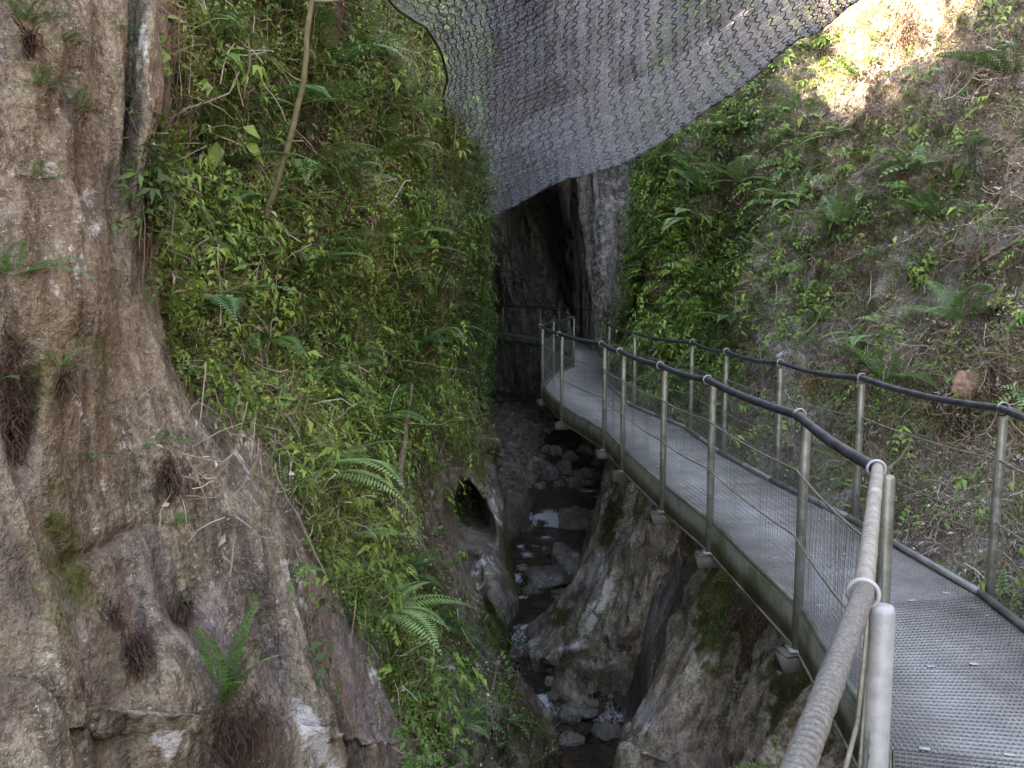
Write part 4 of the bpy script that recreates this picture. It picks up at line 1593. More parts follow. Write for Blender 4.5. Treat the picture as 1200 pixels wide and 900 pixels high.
def f_left(base, out=.0, low=.25, seed=0, s=1.5, lo=-.12, hi=.22, dark=1.0):
    def f(x, y, p):
        v = np.where(inpoly(x, y, VEG), base, 0)
        v = np.maximum(v, np.where(inpoly(x, y, LOWG), low, 0))
        v = v * (1 - .97 * blob(x, y, 548, 625, 34, 75, -10)) * (1 - .8 * blob(x, y, 492, 660, 14, 80, -20))
        v = np.where(np.isnan(x) | (x < -50), out, v)
        return v * (.15 + .85 * clumpy(p, s, seed, lo, hi))
    return f


def tagveg(o, kind_name, label=None):
    if o is None:
        return
    tag(o, label, 'undergrowth' if label else None, kind='stuff')


ones = lambda p: np.ones(len(p))


def sizeby(p, a=1.0, b=1.0):
    return a + (b - a) * smooth_step(5, 14, p[:, 1])


DN = 1.0
# ---- left slope
p, n = choose(SL, 34 * DN, f_left(1, .0, .02, 1, 1.3, -.05, .25))
p2, n2 = choose(SL, 26 * DN, lambda x, y, q: .9 * blob(x, y, 495, 790, 48, 70) + .9 * blob(x, y, 260, 300, 60, 120) + .8 * blob(x, y, 400, 430, 110, 100) + .7 * blob(x, y, 280, 80, 70, 90) + .5 * blob(x, y, 400, 620, 40, 60))
p, n = np.vstack([p, p2]), np.vstack([n, n2])
sun_side = np.clip(.62 - .018 * (p[:, 1] - 5), .35, .7)
o = scatter('undergrowth', PAL, p, n, sizeby(p, .95, 1.1), leaf_m, (.55, 1.35), .56, .13, up_mix=.45)
tag(o, 'mass of bright green fan leaved herbs clothing the left wall of the gorge', 'undergrowth', kind='stuff')
p, n = choose(SL, 58 * DN, f_left(1, .01, .04, 2, 2.0))
o = scatter('undergrowth', TWG, p, n, sizeby(p, .9, 1.05), leaf_m, (.5, 1.3), .48, .15, up_mix=.35)
tag(o, 'small leaved sprays woven through the plants on the left wall', 'undergrowth', kind='stuff')
p, n = choose(SL, 100 * DN, f_left(1, .02, .12, 3, 2.5, -.05, .2))
o = scatter('ground_cover', TIN, p, n, ones(p), leaf_m, (.8, 1.5), .40, .15, up_mix=.15)
tag(o, 'tiny leaved creeping cover under the plants on the left wall', 'ground cover', kind='stuff')
p, n = choose(SL, 80 * DN, f_left(1, .0, .05, 4, 1.6))
o = scatter('grass', GRS, p, n, sizeby(p), grass_m, (.5, 1.2), .45, .18, up_mix=.3)
tag(o, 'drooping grass blades among the plants on the left wall', 'grass', kind='stuff')
p, n = choose(SL, 70 * DN, lambda x, y, q: f_left(.8, .02, .12, 5, 1.7)(x, y, q) + .5 * blob(x, y, 340, 260, 60, 60) + .4 * blob(x, y, 220, 530, 40, 60))
o = scatter('dead_stalks', TAN, p, n, sizeby(p), dead_m, (.6, 1.3), .45, .2, up_mix=.2)
tag(o, 'brown dead stalks tangled in the plants on the left wall', 'dead stalks', kind='stuff')
p, n = choose(SL, 26 * DN, lambda x, y, q: f_left(.8, .02, .15, 6, 1.7)(x, y, q) + .35 * blob(x, y, 290, 540, 70, 40) + .5 * blob(x, y, 210, 130, 20, 150))
o = scatter('hanging_roots', HNG, p, n, ones(p), dead_m, (.5, 1.2), .35, .2, up_mix=.9)
tag(o, 'thin brown roots hanging down the left wall', 'roots', kind='stuff')
p, n = choose(SL, 16 * DN, f_left(1, .0, .08, 7, 1.1))
o = scatter('small_ferns', SFE, p, n, sizeby(p, .9, 1.3), fern_m, (.6, 1.3), .50, .14, up_mix=.5)
tag(o, 'countless small ferns mixed into the plants on the left wall', 'ferns', kind='stuff')
p, n = choose(SL, 9 * DN, f_left(1, .0, .05, 8, 1.3, -.05, .25))
o = scatter('trailing_plants', TRL, p, n, sizeby(p), leaf_m, (.6, 1.2), .46, .15, up_mix=.9)
tag(o, 'leafy runners trailing down the left wall', 'trailing plants', kind='stuff')
p, n = choose(SL, 13 * DN, f_left(1, .0, .0, 9, 1.0, -.05, .3))
o = scatter('undergrowth', BIG, p, n, sizeby(p), leaf_m, (.6, 1.15), .50, .15, up_mix=.5)
tag(o, 'broad soft leaves standing out of the plants on the left wall', 'undergrowth', kind='stuff')
# dark glossy creeper at the far end of the left wall
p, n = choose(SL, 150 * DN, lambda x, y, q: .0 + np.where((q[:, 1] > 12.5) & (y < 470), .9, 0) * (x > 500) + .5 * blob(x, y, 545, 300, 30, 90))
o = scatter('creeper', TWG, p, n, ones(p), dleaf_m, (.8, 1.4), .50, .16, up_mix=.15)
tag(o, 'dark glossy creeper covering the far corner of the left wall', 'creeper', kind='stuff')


# unseen oversized shrubs added on the left rim to break the shadow edge
p, n = choose(SL, 7.0, lambda x, y, q: np.ones(len(q)), ylim=(7, 19), zlim=(9.6, 15))
o = scatter('rim_shade_shrubs', TWG + PAL, p, n, ones(p), leaf_m, (2.6, 5.0), .5, .15, up_mix=.8)
tag(o, 'leafy shrubs added out of view on the left rim to break the sunlight', 'shrubs', kind='stuff')
# ---- right slope
def f_right(base, greener=0., seed=0, s=1.1, lo=-.2, hi=.2):
    def f(x, y, p):
        v = base + greener * (blob(x, y, 800, 330, 90, 130) + .8 * blob(x, y, 930, 200, 60, 90) + .5 * blob(x, y, 1010, 420, 60, 60) + .6 * blob(x, y, 780, 180, 60, 40) + .35 * blob(x, y, 1130, 200, 70, 60))
        v = v * np.where((x > 722) | np.isnan(x), 1, 0)
        v = v * (1 - .85 * blob(x, y, 900, 370, 34, 100, 10)) * (1 - .7 * blob(x, y, 838, 300, 14, 30))
        v = v * (1 - .7 * blob(x, y, 948, 440, 14, 40))
        v = v * smooth_step(-1.6, -.4, p[:, 2])
        if greener > 0:
            v = v * (1 - .35 * smooth_step(900, 1040, np.nan_to_num(x, nan=1100)))
        if base < .5:
            v = v * (1 - .75 * blob(x, y, 1080, 60, 90, 50, -40))
        return np.clip(v, 0, 1) * (.12 + .88 * clumpy(p, s, seed, lo, hi))
    return f


RZ = dict(ylim=(-1, 20.5), zlim=(-1.6, 9.5))
p, n = choose(SR, 50 * DN, f_right(.12, .9, 11), **RZ)
o = scatter('undergrowth', PAL, p, n, sizeby(p, 1, 1.4), leaf_m, (.7, 1.3), .63, .13, up_mix=.5)
tag(o, 'light green fan leaved herbs scattered over the right bank', 'undergrowth', kind='stuff')
p, n = choose(SR, 60 * DN, f_right(.16, .6, 12, 1.8, -.05, .25), **RZ)
o = scatter('undergrowth', TWG, p, n, sizeby(p, 1, 1.3), leaf_m, (.5, 1.1), .50, .16, up_mix=.4)
tag(o, 'small leaved sprays scattered over the right bank', 'undergrowth', kind='stuff')
p, n = choose(SR, 60 * DN, f_right(.35, .5, 13, 2.2), **RZ)
o = scatter('ground_cover', TIN, p, n, ones(p), leaf_m, (.8, 1.5), .42, .16, up_mix=.15)
tag(o, 'tiny leaved creeping cover on the right bank', 'ground cover', kind='stuff')
p, n = choose(SR, 30 * DN, f_right(.35, .4, 14, 1.4), **RZ)
o = scatter('grass', GRS, p, n, sizeby(p), grass_m, (.5, 1.15), .42, .18, up_mix=.4)
tag(o, 'thin grass tufts on the right bank', 'grass', kind='stuff')
p, n = choose(SR, 95 * DN, f_right(.85, -.45, 15, 1.2, -.35, .0), **RZ)
o = scatter('dead_stalks', TAN, p, n, sizeby(p), dead_m, (.45, 1.0), .47, .2, up_mix=.1)
tag(o, 'brown dead stalks and litter matted over the right bank', 'dead stalks', kind='stuff')
p, n = choose(SR, 26 * DN, f_right(.6, .1, 16, 1.2), **RZ)
o = scatter('hanging_roots', HNG, p, n, ones(p), dead_m, (.5, 1.1), .45, .22, up_mix=.9)
tag(o, 'thin brown roots hanging down the right bank', 'roots', kind='stuff')
p, n = choose(SR, 9 * DN, f_right(.25, .8, 17, 1.1), **RZ)
o = scatter('small_ferns', SFE, p, n, sizeby(p, 1, 1.4), fern_m, (.7, 1.4), .52, .15, up_mix=.5)
tag(o, 'countless small ferns mixed into the plants on the right bank', 'ferns', kind='stuff')

p, n = choose(SR, 9 * DN, f_right(.12, .8, 18, 1.0, -.05, .3), **RZ)
o = scatter('undergrowth', BIG, p, n, sizeby(p), leaf_m, (.6, 1.3), .56, .15, up_mix=.5)
tag(o, 'broad soft leaves standing out of the litter on the right bank', 'undergrowth', kind='stuff')
# ---- rock under the walkway: a few plants and moss tufts
p, n = choose(SO, 60, lambda x, y, q: (.8 * blob(x, y, 855, 740, 18, 50, 10) + .35 * blob(x, y, 900, 690, 50, 20) + .3 * blob(x, y, 725, 640, 14, 40) + .5 * blob(x, y, 790, 600, 40, 20) + .04) * (q[:, 2] < -.45), ylim=(3, 18), zlim=(-4.2, -.4))
o = scatter('ground_cover', TWG + TIN, p, n, ones(p), leaf_m, (.5, 1.0), .42, .16, up_mix=.3)
tag(o, 'sparse small plants rooted in the rock below the walkway', 'ground cover', kind='stuff')
p, n = choose(SO, 26, lambda x, y, q: (.8 * blob(x, y, 880, 690, 60, 40, 10) + .5 * blob(x, y, 850, 800, 20, 60) + .1) * (q[:, 2] < -.45), ylim=(3, 18), zlim=(-4.2, -.4))
o = scatter('hanging_roots', HNG, p, n, ones(p), dead_m, (.5, 1.0), .4, .2, up_mix=.9)
tag(o, 'thin roots hanging on the rock below the walkway', 'roots', kind='stuff')


# ------------------------------------------------------------------ ferns, one thing each
def frond_mesh(kind, seed):
    random.seed(seed)
    p = Proto()
    L = 1.0
    if kind == 'fern':
        frond_into(p, 0, .75, L, 32, .36, .5, 0, False, .09)
    elif kind == 'light':
        frond_into(p, 0, .6, L, 30, .40, .78, 0, False, .10)
    else:                       # strap fern, lobes run together
        frond_into(p, 0, 1.15, L, 22, .24, .60, 0, True, .07)
    v, f, t = p.arr()
    me = bpy.data.meshes.new('frond')
    me.from_pydata(v.tolist(), [], f.tolist())
    a = me.attributes.new('tint', 'FLOAT', 'POINT')
    a.data.foreach_set('value', np.clip(t + random.uniform(-.08, .08), 0, 1).astype(np.float32))
    me.materials.append(fern_m)
    return me


FM = {k: [frond_mesh(k, 7 * i + 1) for i in range(4)] for k in ('fern', 'light', 'strap')}


def fern_root(kind, loc, size, nf, lean, spread=1.0, seed=0, label=None, group=None, tilt=(0, 0)):
    rr = random.Random(seed * 13 + 5)
    root = empty('fern', tuple(loc))
    if kind == 'strap' and size > .7:
        tilt = (.55, 0)
    tag(root, label, 'fern', group)
    az0 = math.atan2(lean[1], lean[0])
    for j in range(nf):
        o = bpy.data.objects.new('frond', rr.choice(FM[kind]))
        col.objects.link(o)
        o.parent = root
        a = az0 + (j - (nf - 1) / 2) * (5.2 * spread / max(1, nf)) + rr.uniform(-.25, .25)
        o.rotation_euler = (rr.uniform(-.25, .25), rr.uniform(-.30, .35) + tilt[0], a)
        s = size * rr.uniform(.7, 1.1)
        o.scale = (s, s, s)
    return root


def nearest(S, px, py, pyy=None):
    """surface point and normal of a sheet seen nearest to a pixel"""
    if not hasattr(S, 'pp'):
        S.pp = project(S.P)
        S.dd = np.linalg.norm(S.P - np.array([0, 0, CAMZ]), axis=-1)
    x, y = S.pp
    e = np.nan_to_num((x - px) ** 2 + (y - py) ** 2, nan=1e9)
    m = e < max(20.0, e.min() * 1.5 + 4)
    d = np.where(m, S.dd, 1e9)
    r, c = np.unravel_index(np.argmin(d), d.shape)
    return S.P[r, c].copy(), S.N[r, c].copy()


def place_fern(S, px, py, kind, size, nf, label=None, group=None, seed=0, spread=1.0, tilt=(0, 0)):
    p, n = nearest(S, px, py)
    return fern_root(kind, p - n * .02, size, nf, (n[0], n[1]), spread, seed, label, group, tilt)


hero = [
    (SL, 268, 822, 'strap', .46, 6, 'strap leaved fern with upright lobed fronds on a brown clump low on the bare rock', 1, .55),
    (SL, 484, 775, 'light', .38, 11, 'pale green feathery fern at the foot of the left slope beside the bare rock edge', 2, 1.0),
    (SL, 545, 855, 'light', .38, 6, 'small light fern on the mossy ground just above the stream', 3, 1.0),
    (SL, 545, 515, 'fern', .60, 6, 'fern with arching fronds above the dark round hollow in the rock', 4, .8),
    (SR, 828, 225, 'strap', 1.25, 9, 'large strap fern crown above the dark hollow on the right bank', 5, 1.0),
    (SR, 868, 215, 'light', 1.1, 7, 'large fern with pale arching fronds high on the right bank', 6, .8),
    (SR, 805, 262, 'light', 1.0, 8, 'fern with pale drooping fronds left of the strap fern on the right bank', 7, .9),
    (SR, 845, 330, 'strap', .9, 6, 'dark strap fern below the hollow on the right bank', 8, .9),
    (SR, 1150, 165, 'light', .50, 4, 'fern with one pale curled frond near the right edge of the photo', 9, .7),
    (SL, 372, 90, 'fern', .95, 6, 'fern with long glossy fronds under the dark trunk top left of the net', 10, .8),
    (SL, 460, 300, 'fern', 1.05, 6, 'grey green fern with drooping fronds in the middle of the left wall', 11, .8),
]
for S, px, py, kind, size, nf, label, sd_, sp_ in hero:
    place_fern(S, px, py, kind, size, nf, label, None, sd_, sp_)
gi = 0
lists = {
    ('ferns among the plants on the left wall', 'green fern growing among the herbs on the left wall of the gorge'): (SL, [
        (235, 40), (300, 20), (330, 130), (260, 190), (420, 60), (470, 130), (300, 250), (400, 210), (440, 190), (350, 300), (500, 300), (420, 350), (300, 400), (360, 450), (480, 420), (430, 500), (380, 560),
        (330, 340), (520, 380), (400, 640), (240, 380), (280, 120), (490, 560), (450, 720), (470, 670), (345, 200)]),
    ('ferns among the plants on the right bank', 'green fern growing among the plants on the right bank'): (SR, [
        (760, 330), (790, 400), (770, 440), (740, 420), (905, 180), (935, 130), (960, 60), (985, 150), (870, 150), (760, 230), (780, 190), (915, 230), (940, 290), (880, 270), (1000, 90), (1010, 400), (1040, 440),
        (1100, 250), (1180, 90), (980, 260), (860, 380), (800, 360), (820, 440), (745, 370), (1120, 370), (1060, 200)]),
}
for (grp, lab), (S, L) in lists.items():
    for px, py in L:
        gi += 1
        place_fern(S, px + rng.uniform(-8, 8), py + rng.uniform(-8, 8), random.Random(gi).choice(['fern', 'fern', 'light']), rng.uniform(.55, .98), random.Random(gi).randint(5, 8), lab, grp, 100 + gi, .9)
# small tufts on the bare rock face
tufts = [
    (32, 30, .20, 'dark fern tuft nearest the top left corner of the bare rock face'), (80, 52, .17, 'fern tuft right of the corner tuft at the top of the bare rock'),
    (60, 105, .17, 'fern tuft below the top corner tufts on the bare rock'), (96, 132, .18, 'glossy fern tuft lowest in the diagonal row near the top of the bare rock'),
    (45, 208, .15, 'fern tuft under the pale scar on the bare rock'), (75, 432, .16, 'fern rosette above a red brown root patch halfway down the bare rock'),
    (8, 320, .30, 'light green fern cut by the left edge above the reddish roots'), (10, 455, .20, 'small fern at the left edge on the reddish roots'),
    (192, 520, .17, 'broad leaved fern tuft in the gully edge below the plants'), (150, 42, .12, 'tiny fern in the crack at the top of the bare rock'),
    (205, 620, .14, 'light fern sprig on the lower middle of the bare rock'), (215, 692, .14, 'fern sprig above a brown root patch low on the bare rock'),
    (345, 670, .20, 'dark leafy tuft on the edge of the bare rock by the slope'), (110, 540, .12, 'tiny pale fern under the middle of the bare rock'),
]
for k, (px, py, s, lab) in enumerate(tufts):
    place_fern(SL, px, py, 'fern', s, 7, lab, None, 300 + k, 1.0)


# ------------------------------------------------------------------ trunks, branches, roots
bark_m = plain('bark_brown', (.06, .045, .03), (.17, .13, .085), 14, .9, 0, .8, .01, stain=((.05, .06, .02), .50), stretch=(1, 1, .25))
red_m = plain('red_brown_fibre', (.035, .016, .012), (.12, .058, .045), 40, .95, 0, .9, .02, stretch=(1, 1, .3))
pale_wood_m = plain('pale_dead_wood', (.22, .17, .12), (.42, .35, .27), 14, .8, 0, .4, .004)
stick_m = plain('grey_brown_stick', (.12, .09, .065), (.26, .20, .15), 14, .8, 0, .4, .004)
olive_m = plain('olive_sapling_bark', (.075, .065, .035), (.16, .14, .08), 20, .8, 0, .4, .003)


def limb(pts, r0, r1, k=8, wob=.01, n=30, seed=0):
    pts = np.array(pts, float)
    t = np.linspace(0, len(pts) - 1, n)
    pp = Patch(np.stack([pts, pts + [1, 0, 0]]))
    P = pp(t, 0 * t)
    P = P + wob * .6 * np.stack([fbm(np.stack([t * 1.3, 0 * t + s, 0 * t + seed], -1), 3, 5) for s in (0, 7, 13)], -1)
    rad = np.linspace(r0, r1, n) * (1 + .08 * noise3(np.stack([t * 4, 0 * t, 0 * t + seed], -1), 4))
    return P, rad


def off(S, px, py, o):
    p, n = nearest(S, px, py)
    return p + n * o


def branch(name, cat, label, S, pix, offd, r0, r1, mat, twigs=0, group=None, seed=0, wob=.02, straight=True):
    if offd is None:
        pts = pix
    elif straight:
        a, c = off(S, *pix[0], offd[0]), off(S, *pix[-1], offd[-1])
        pts = [a + (c - a) * t for t in np.linspace(0, 1, len(pix))]
    else:
        pts = [off(S, x, y, o) for (x, y), o in zip(pix, offd)]
    b = np.array(pts[0])
    mb = MB()
    P, rad = limb(pts, r0, r1, 8, wob, 40, seed)
    mb.tube(P, r0, 8, True, rad)
    o = mb.build(name, mat, None, True, origin=b)
    o.location = b
    tag(o, label, cat, group)
    rr = np.random.default_rng(seed)
    for k in range(twigs):
        m = MB()
        i = rr.integers(10, 38)
        d = rr.normal(0, 1, 3)
        d[2] = abs(d[2]) * .3
        d /= np.linalg.norm(d)
        L_ = rr.uniform(.12, .4)
        Q = [P[i], P[i] + d * L_ * .5 + rr.normal(0, .03, 3), P[i] + d * L_ + rr.normal(0, .05, 3) - [0, 0, .05]]
        P2, r2 = limb(Q, r1 * .6, r1 * .25, 5, .01, 8, k)
        m.tube(P2, r1, 5, True, r2)
        m.build('twig', mat, o, True, origin=b)
    return o


branch('tree_trunk', 'trunk', 'straight mossy trunk standing against the top of the bare rock edge', SL, [W(190, 155, 4.5), W(192, 90, 4.5), W(194, 30, 4.5), W(197, -60, 4.5), W(200, -200, 4.6)], None, .026, .032, bark_m, 0, seed=1)
branch('sapling', 'sapling', 'thin olive bare sapling stem leaning across the upper left plants', SL, [W(310, 262, 5.9), W(332, 190, 5.8), W(350, 110, 5.75), W(362, 30, 5.7), W(371, -60, 5.7), W(380, -200, 5.7)], None, .021, .016, olive_m, 3, seed=2, wob=.05)
branch('tree_trunk', 'trunk', 'dark fibrous fern trunk at the top of the left wall beside the net', SL, [(378, 60), (380, 30), (382, 0), (385, -80)], [.05, .18, .25, .3], .12, .14, red_m, 0, seed=3)
branch('dead_branch', 'branch', 'bare forked branch reaching right from the middle of the left slope', SL, [(425, 425), (465, 440), (500, 432), (520, 425)], [.2, .45, .5, .5], .010, .005, stick_m, 5, seed=5, wob=0.16)
branch('dead_branch', 'branch', 'bare twig reaching right above the round hollow', SL, [(450, 495), (490, 488), (530, 490), (556, 482)], [.3, .5, .5, .4], .009, .004, stick_m, 4, seed=6, wob=0.16)
branch('dead_branch', 'branch', 'long thin stick hanging down the left slope from under the sapling', SL, [(395, 440), (408, 490), (420, 540), (425, 580)], [.3, .4, .4, .35], .008, .005, stick_m, 2, seed=7, wob=0.14)
branch('dead_branch', 'branch', 'brown stick lying down the rock edge beside the bare rock', SL, [(312, 545), (335, 595), (352, 640), (372, 680)], [.06, .08, .08, .06], .006, .004, stick_m, 2, seed=8, wob=0.05)
branch('dead_branch', 'branch', 'upright brown stump stick in the lower middle of the left slope', SL, [(430, 560), (445, 520), (455, 470), (458, 455)], [.3, .35, .35, .3], .03, .016, bark_m, 1, seed=9, wob=0.1)
branch('fallen_log', 'log', 'pale fallen stick slanting down to the left near the right edge of the bank', SR, [(1205, 268), (1180, 290), (1150, 312), (1128, 326)], [.08, .08, .08, .05], .022, .010, stick_m, 3, seed=11, wob=.2)
branch('fallen_log', 'log', 'pale root slanting up through the moss right of the railing', SR, [(1030, 580), (1048, 555), (1062, 530), (1072, 515)], [.06, .1, .1, .06], .022, .012, stick_m, 1, seed=12, wob=.12)
rr2 = np.random.default_rng(99)
for k in range(26):
    px, py = rr2.uniform(900, 1195), rr2.uniform(120, 520)
    a = rr2.uniform(-1.3, -.3)
    l = rr2.uniform(18, 45)
    branch('dead_stick', 'stick', 'thin pale stick lying in the litter of the right bank', SR, [(px, py), (px + math.cos(a) * l * .5, py + math.sin(a) * l * .5), (px + math.cos(a) * l, py + math.sin(a) * l)], [.06, .09, .07], .007, .003, stick_m, 0, 'thin sticks lying on the right bank', 400 + k, wob=.05)
for k in range(14):
    px, py = rr2.uniform(215, 520), rr2.uniform(60, 600)
    a = rr2.uniform(.9, 2.2)
    l = rr2.uniform(25, 70)
    branch('dead_stick', 'stick', 'thin bare stem among the leaves of the left wall', SL, [(px, py), (px + math.cos(a) * l * .5, py + math.sin(a) * l * .5), (px + math.cos(a) * l, py + math.sin(a) * l)], [.2, .3, .25], .006, .003, bark_m if k % 2 else olive_m, 1, 'bare stems among the leaves of the left wall', 500 + k, wob=.12)


def fibre_clump(px, py, w, h, S, label, seed, dens=220, mat=None, depth=.12):
    """clump of dead fronds and root fibre hanging on the rock"""
    c, nn = nearest(S, px, py)
    r = np.random.default_rng(seed)
    p = Proto()
    side = np.cross(nn, [0, 0, 1.0])
    side /= np.linalg.norm(side)
    dist = c[1]
    ww, hh = w * dist / FPX, h * dist / FPX
    for _ in range(dens):
        b = side * r.normal(0, ww * .4) + np.array([0, 0, 1.0]) * r.normal(0, hh * .35) + nn * r.uniform(0, depth)
        d = r.normal(0, .8, 3) + [0, 0, -.45] + nn * .3
        L_ = r.uniform(.02, .07) * (1 + dist * .12)
        P = [b]
        for k in range(3):
            d = d + r.normal(0, .3, 3) + [0, 0, -.2]
            d /= np.linalg.norm(d)
            P.append(P[-1] + d * L_ / 3)
        p.strip(P, r.uniform(.002, .006) * (1 + dist * .1), 0)
    v, f, t = p.arr()
    o = mesh_np('root_clump', v, f, mat or red_m)
    o.location = c
    tag(o, label, 'roots')


fibre_clump(268, 862, 75, 95, SL, 'dead brown frond skirt under the strap fern', 1, 900, depth=.10)
fibre_clump(10, 470, 26, 170, SL, 'reddish root patch on the left edge of the bare rock', 2, 700, depth=.05)
fibre_clump(158, 760, 26, 40, SL, 'red brown root patch in the middle of the lower bare rock', 3, 380, depth=.04)
fibre_clump(75, 445, 16, 16, SL, 'small red brown root patch under the fern rosette', 4, 120, depth=.03)
fibre_clump(35, 45, 12, 14, SL, 'small dark root patch under the corner fern tuft', 5, 90, depth=.03)
fibre_clump(215, 712, 20, 26, SL, 'brown root patch under the low fern sprig', 6, 200, depth=.03)
fibre_clump(135, 720, 10, 26, SL, 'narrow red root patch above the lower bare rock patch', 7, 120, depth=.03)
fibre_clump(350, 205, 24, 90, SL, 'red brown root column hanging behind the sapling on the left wall', 9, 700, depth=.2)
fibre_clump(1066, 42, 30, 90, SR, 'sunlit red brown root column at the top of the right bank', 10, 900, depth=.3)
fibre_clump(195, 560, 20, 40, SL, 'reddish roots under the broad leaved tuft', 8, 260, depth=.04)


# ------------------------------------------------------------------ boulders and stones
def boulder(name, c, size, rz, mat, label, group=None, seed=0, cat='boulder', rough=1.0):
    th = np.linspace(0, math.pi, 26)
    ph = np.linspace(0, 2 * math.pi, 40)
    T, Ph = np.meshgrid(th, ph, indexing='ij')
    D = np.stack([np.sin(T) * np.cos(Ph), np.sin(T) * np.sin(Ph), np.cos(T)], -1)
    r = 1 + .34 * fbm(D * 1.3 + seed * 3.7, 3, 600) + .10 * rough * fbm(D * 5 + seed, 3, 601) - .22 * rough * (ridged(D * 1.6 + seed * 1.3, 2, 602) - .5)
    V = D * r[..., None] * np.array([size[0], size[1], size[2]])
    o = grid_mesh(name, V, mat, {'moss': .02 + .2 * D[..., 2] * (seed % 3 == 0), 'pale': 0 * r, 'ochre': 0 * r, 'soil': 0 * r - .3})
    o.location = tuple(c)
    o.rotation_euler = (0, 0, rz)
    tag(o, label, cat, group)
    return o


stone_m = rock_material('stream_stone', (.07, .062, .06), (.20, .18, .17), (.36, .335, .32), wet=.5)
pale_stone_m = rock_material('pale_slab_stone', (.12, .10, .095), (.26, .23, .22), (.42, .39, .37), wet=.6)


def stone_at(px, py, wpx, hpx, mat, label, group=None, seed=0, rz=None, cat='boulder', dy=1.0):
    """px,py = middle of the waterline"""
    z = -4.0
    for _ in range(6):
        p = WZ(px, py, z)
        z = float(zwater(p[1]))
    k = p[1] / FPX
    sx, sz = wpx * k * .5, hpx * k * .75
    return boulder('boulder' if cat == 'boulder' else cat, (p[0], p[1] + sx * .3, z + sz * .12), (sx, sx * dy, sz), rng.uniform(0, 6) if rz is None else rz, mat, label, group, seed, 'boulder')


stone_at(690, 557, 42, 18, stone_m, 'round grey boulder beside the small fall under the walkway', seed=1)
stone_at(676, 606, 48, 22, stone_m, 'mossy flat boulder in the middle of the stream', seed=2)
stone_at(668, 668, 44, 30, pale_stone_m, 'pale tilted slab against the foot of the waterworn rock', seed=3, rz=.5, dy=1.6)
stone_at(640, 682, 60, 16, stone_m, 'low dark boulder above the slab pool', seed=4)
for k, (px, py, w, h) in enumerate([(662, 553, 22, 16), (645, 556, 20, 18), (628, 545, 16, 11), (652, 533, 22, 12), (690, 530, 30, 12), (668, 540, 18, 12), (640, 530, 14, 10), (618, 552, 14, 9), (675, 570, 16, 9),
                                    (606, 505, 22, 10), (608, 525, 14, 9), (634, 572, 15, 8), (700, 545, 14, 12), (622, 500, 16, 9), (640, 508, 12, 7), (612, 575, 14, 8), (600, 560, 12, 8), (655, 570, 12, 7)]):
    stone_at(px, py, w, h, stone_m, 'grey cobble in the pile of stones at the far head of the stream', 'stones at the head of the stream', 20 + k)
rs = random.Random(77)
for k in range(16):
    py = rs.uniform(530, 870)
    t = (py - 530) / 340
    lx = 610 + (12 * t if py < 700 else 12 * t + (py - 700) * .25)
    rx = 715 - 80 * min(1, (py - 530) / 200) + max(0, py - 760) * .8
    px = rs.choice([rs.gauss(lx + 4, 6), rs.gauss(rx, 6)])
    w = rs.uniform(9, 22) * (1 + .5 * t)
    stone_at(px, py, w, w * rs.uniform(.35, .6), stone_m, 'wet stone lying in the shallow stream', 'wet stones in the stream', 200 + k)
# mossy mound on the left of the stream and the low ledge by the water
m_ = boulder('boulder', (.02, 20.8, -4.35), (.55, 2.4, .95), -.22, rock_left_m, 'litter strewn mound on the left of the stream behind the round hollow', None, 41)
stone_at(712, 860, 40, 6, stone_m, 'dark wet stone in the near pool', seed=51)
stone_at(688, 838, 30, 7, stone_m, 'low stone at the top of the near pool', seed=52)
stone_at(640, 845, 26, 8, stone_m, 'small dark stone by the left bank of the near pool', seed=53)
orange_m = plain('orange_rock', (.17, .10, .07), (.44, .27, .19), 12, .8, 0, .6, .01)
p_, n_ = nearest(SR, 1130, 455)
boulder('rock', p_ + n_ * .03, (.11, .12, .14), .4, orange_m, 'orange rock standing out of the right bank', None, 61, 'rock', 1.8)
p_, n_ = nearest(SR, 962, 215)
boulder('rock', p_ + n_ * .02, (.22, .16, .16), .8, pale_stone_m, 'pale smooth rock between the ferns high on the right bank', None, 62, 'rock')

# ------------------------------------------------------------------ loose leaves
def loose(name, pts, nrm, size, mat, label, tv=.25):
    p = Proto()
    for q, n in zip(pts, nrm):
        d = rng.normal(0, 1, 3)
        d -= n * np.dot(d, n)
        p.simple_leaf(q + n * .006, d, n, rng.uniform(*size), rng.uniform(*size) * .55, .5 + rng.normal(0, tv), .0, rng.uniform(-.2, .5))
    v, f, t = p.arr()
    o = mesh_np(name, v, f, mat, None, {'tint': np.clip(t, 0, 1)})
    tag(o, label, 'leaves', kind='stuff')


litter_m = leaf_material('fallen_leaf', [(.0, (.08, .035, .02)), (.3, (.20, .10, .05)), (.6, (.36, .25, .16)), (.85, (.5, .42, .34)), (1., (.62, .58, .52))], trans=.15, rough=.7)
u = rng.uniform(.1, 8.5, 260)
v = rng.uniform(1.6, 9.5, 260)
k = rng.random(260) < .35 + .65 * np.exp(-((u - 5) / 1.6) ** 2 - ((v - 6) / 2.5) ** 2)
pn = netS(u[k], v[k])
loose('fallen_leaves', pn - [0, 0, .02], np.tile([0, 0, 1.0], (len(pn), 1)), (.03, .06), litter_m, 'dead leaves caught in the overhead net')
p, n = choose(SL, 240, lambda x, y, q: .8 * inpoly(x, y, LOWG) * (q[:, 1] > 6) + 0., ylim=(5, 14))
loose('fallen_leaves', p, n, (.03, .06), litter_m, 'fallen leaves on the mossy ground by the stream')
p, n = choose(SR, 26, f_right(.8, 0, 19), **RZ)
loose('fallen_leaves', p, n, (.03, .06), litter_m, 'fallen leaves scattered over the right bank', .3)
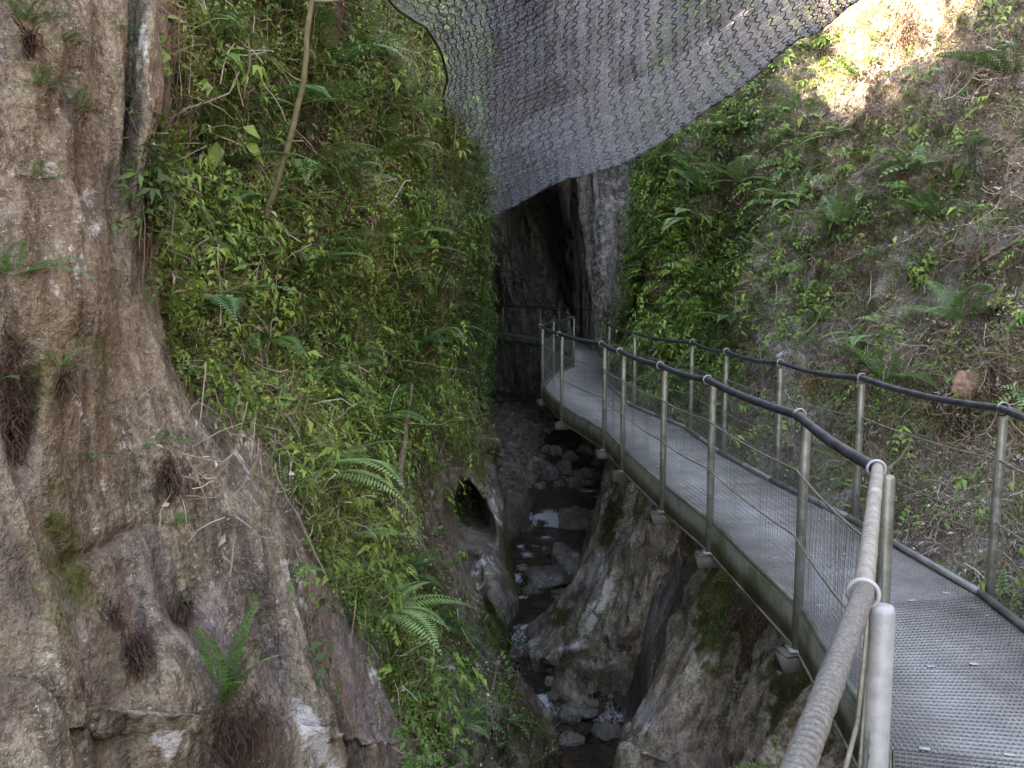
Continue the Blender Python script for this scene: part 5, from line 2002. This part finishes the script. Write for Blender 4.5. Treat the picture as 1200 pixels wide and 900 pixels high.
p, n = choose(SO, 60, lambda x, y, q: (q[:, 2] < -.5) * (.25 + .6 * blob(x, y, 690, 740, 40, 40) + .6 * blob(x, y, 775, 690, 30, 50)), ylim=(7, 18), zlim=(-4.3, -.4))
loose('fallen_leaves', p, n, (.03, .06), litter_m, 'fallen leaves on the rock ledges below the walkway')
bx_, by_ = rng.uniform(-1.5, 1.2, 900), rng.uniform(20, 29, 900)
bz_ = np.array([np.interp(y, yb_, np.arange(len(yb_))) for y in by_])
ix = np.clip(((bx_ + 7) / 14 * 259).astype(int), 0, 259)
iy = np.clip(((by_ + 12) / 56 * 619).astype(int), 0, 619)
pb = np.stack([bx_, by_, zbed[iy, ix] + .02], -1)
loose('fallen_leaves', pb, np.tile([0, 0, 1.0], (900, 1)), (.05, .10), litter_m, 'fallen leaves on the gravel bank beside the stream')
dk = []
for i in range(4, 12):
    for _ in range(5):
        t, s = rng.random(), rng.random()
        a0 = Lp[i] + (Lp[i + 1] - Lp[i]) * t
        b0 = Rp[i] + (Rp[i + 1] - Rp[i]) * t
        q = a0 + (b0 - a0) * s
        dk.append((q[0], q[1], .002))
loose('fallen_leaves', np.array(dk), np.tile([0, 0, 1.0], (len(dk), 1)), (.02, .04), litter_m, 'small leaves lying on the walkway grating')
# ================================================================== LIGHT
world = bpy.data.worlds.new('World')
sc.world = world
world.use_nodes = True
wt = world.node_tree
bg = wt.nodes['Background']
sky = wt.nodes.new('ShaderNodeTexSky')
sky.sky_type = 'NISHITA'
sky.sun_disc = False
SUN_EL, SUN_AZ = 36, 268     # degrees; azimuth measured clockwise from +Y
sky.sun_elevation = R(SUN_EL)
sky.sun_rotation = R(SUN_AZ)
wt.links.new(sky.outputs[0], bg.inputs[0])
bg.inputs[1].default_value = .15
sd = bpy.data.lights.new('sun', 'SUN')
sd.energy = 5.0
sd.angle = R(.5)
sd.color = (1, .97, .91)
so = bpy.data.objects.new('sun', sd)
col.objects.link(so)
to_sun = Vector((math.sin(R(SUN_AZ)) * math.cos(R(SUN_EL)), math.cos(R(SUN_AZ)) * math.cos(R(SUN_EL)), math.sin(R(SUN_EL))))
so.rotation_euler = to_sun.to_track_quat('Z', 'Y').to_euler()
so.location = (-10, 0, 30)
sc.view_settings.view_transform = 'Standard'
sc.view_settings.look = 'None'
sc.view_settings.gamma = 1
sc.view_settings.exposure = EXPO
sc.view_settings.use_white_balance = True
sc.view_settings.white_balance_temperature = 9700
sc.view_settings.white_balance_tint = 11
sc.view_settings.use_curve_mapping = False
sc.cycles.max_bounces = 6
sc.cycles.diffuse_bounces = 4
sc.cycles.transparent_max_bounces = 12
sc.cycles.use_denoising = True
sc.cycles.caustics_reflective = False
sc.cycles.caustics_refractive = False
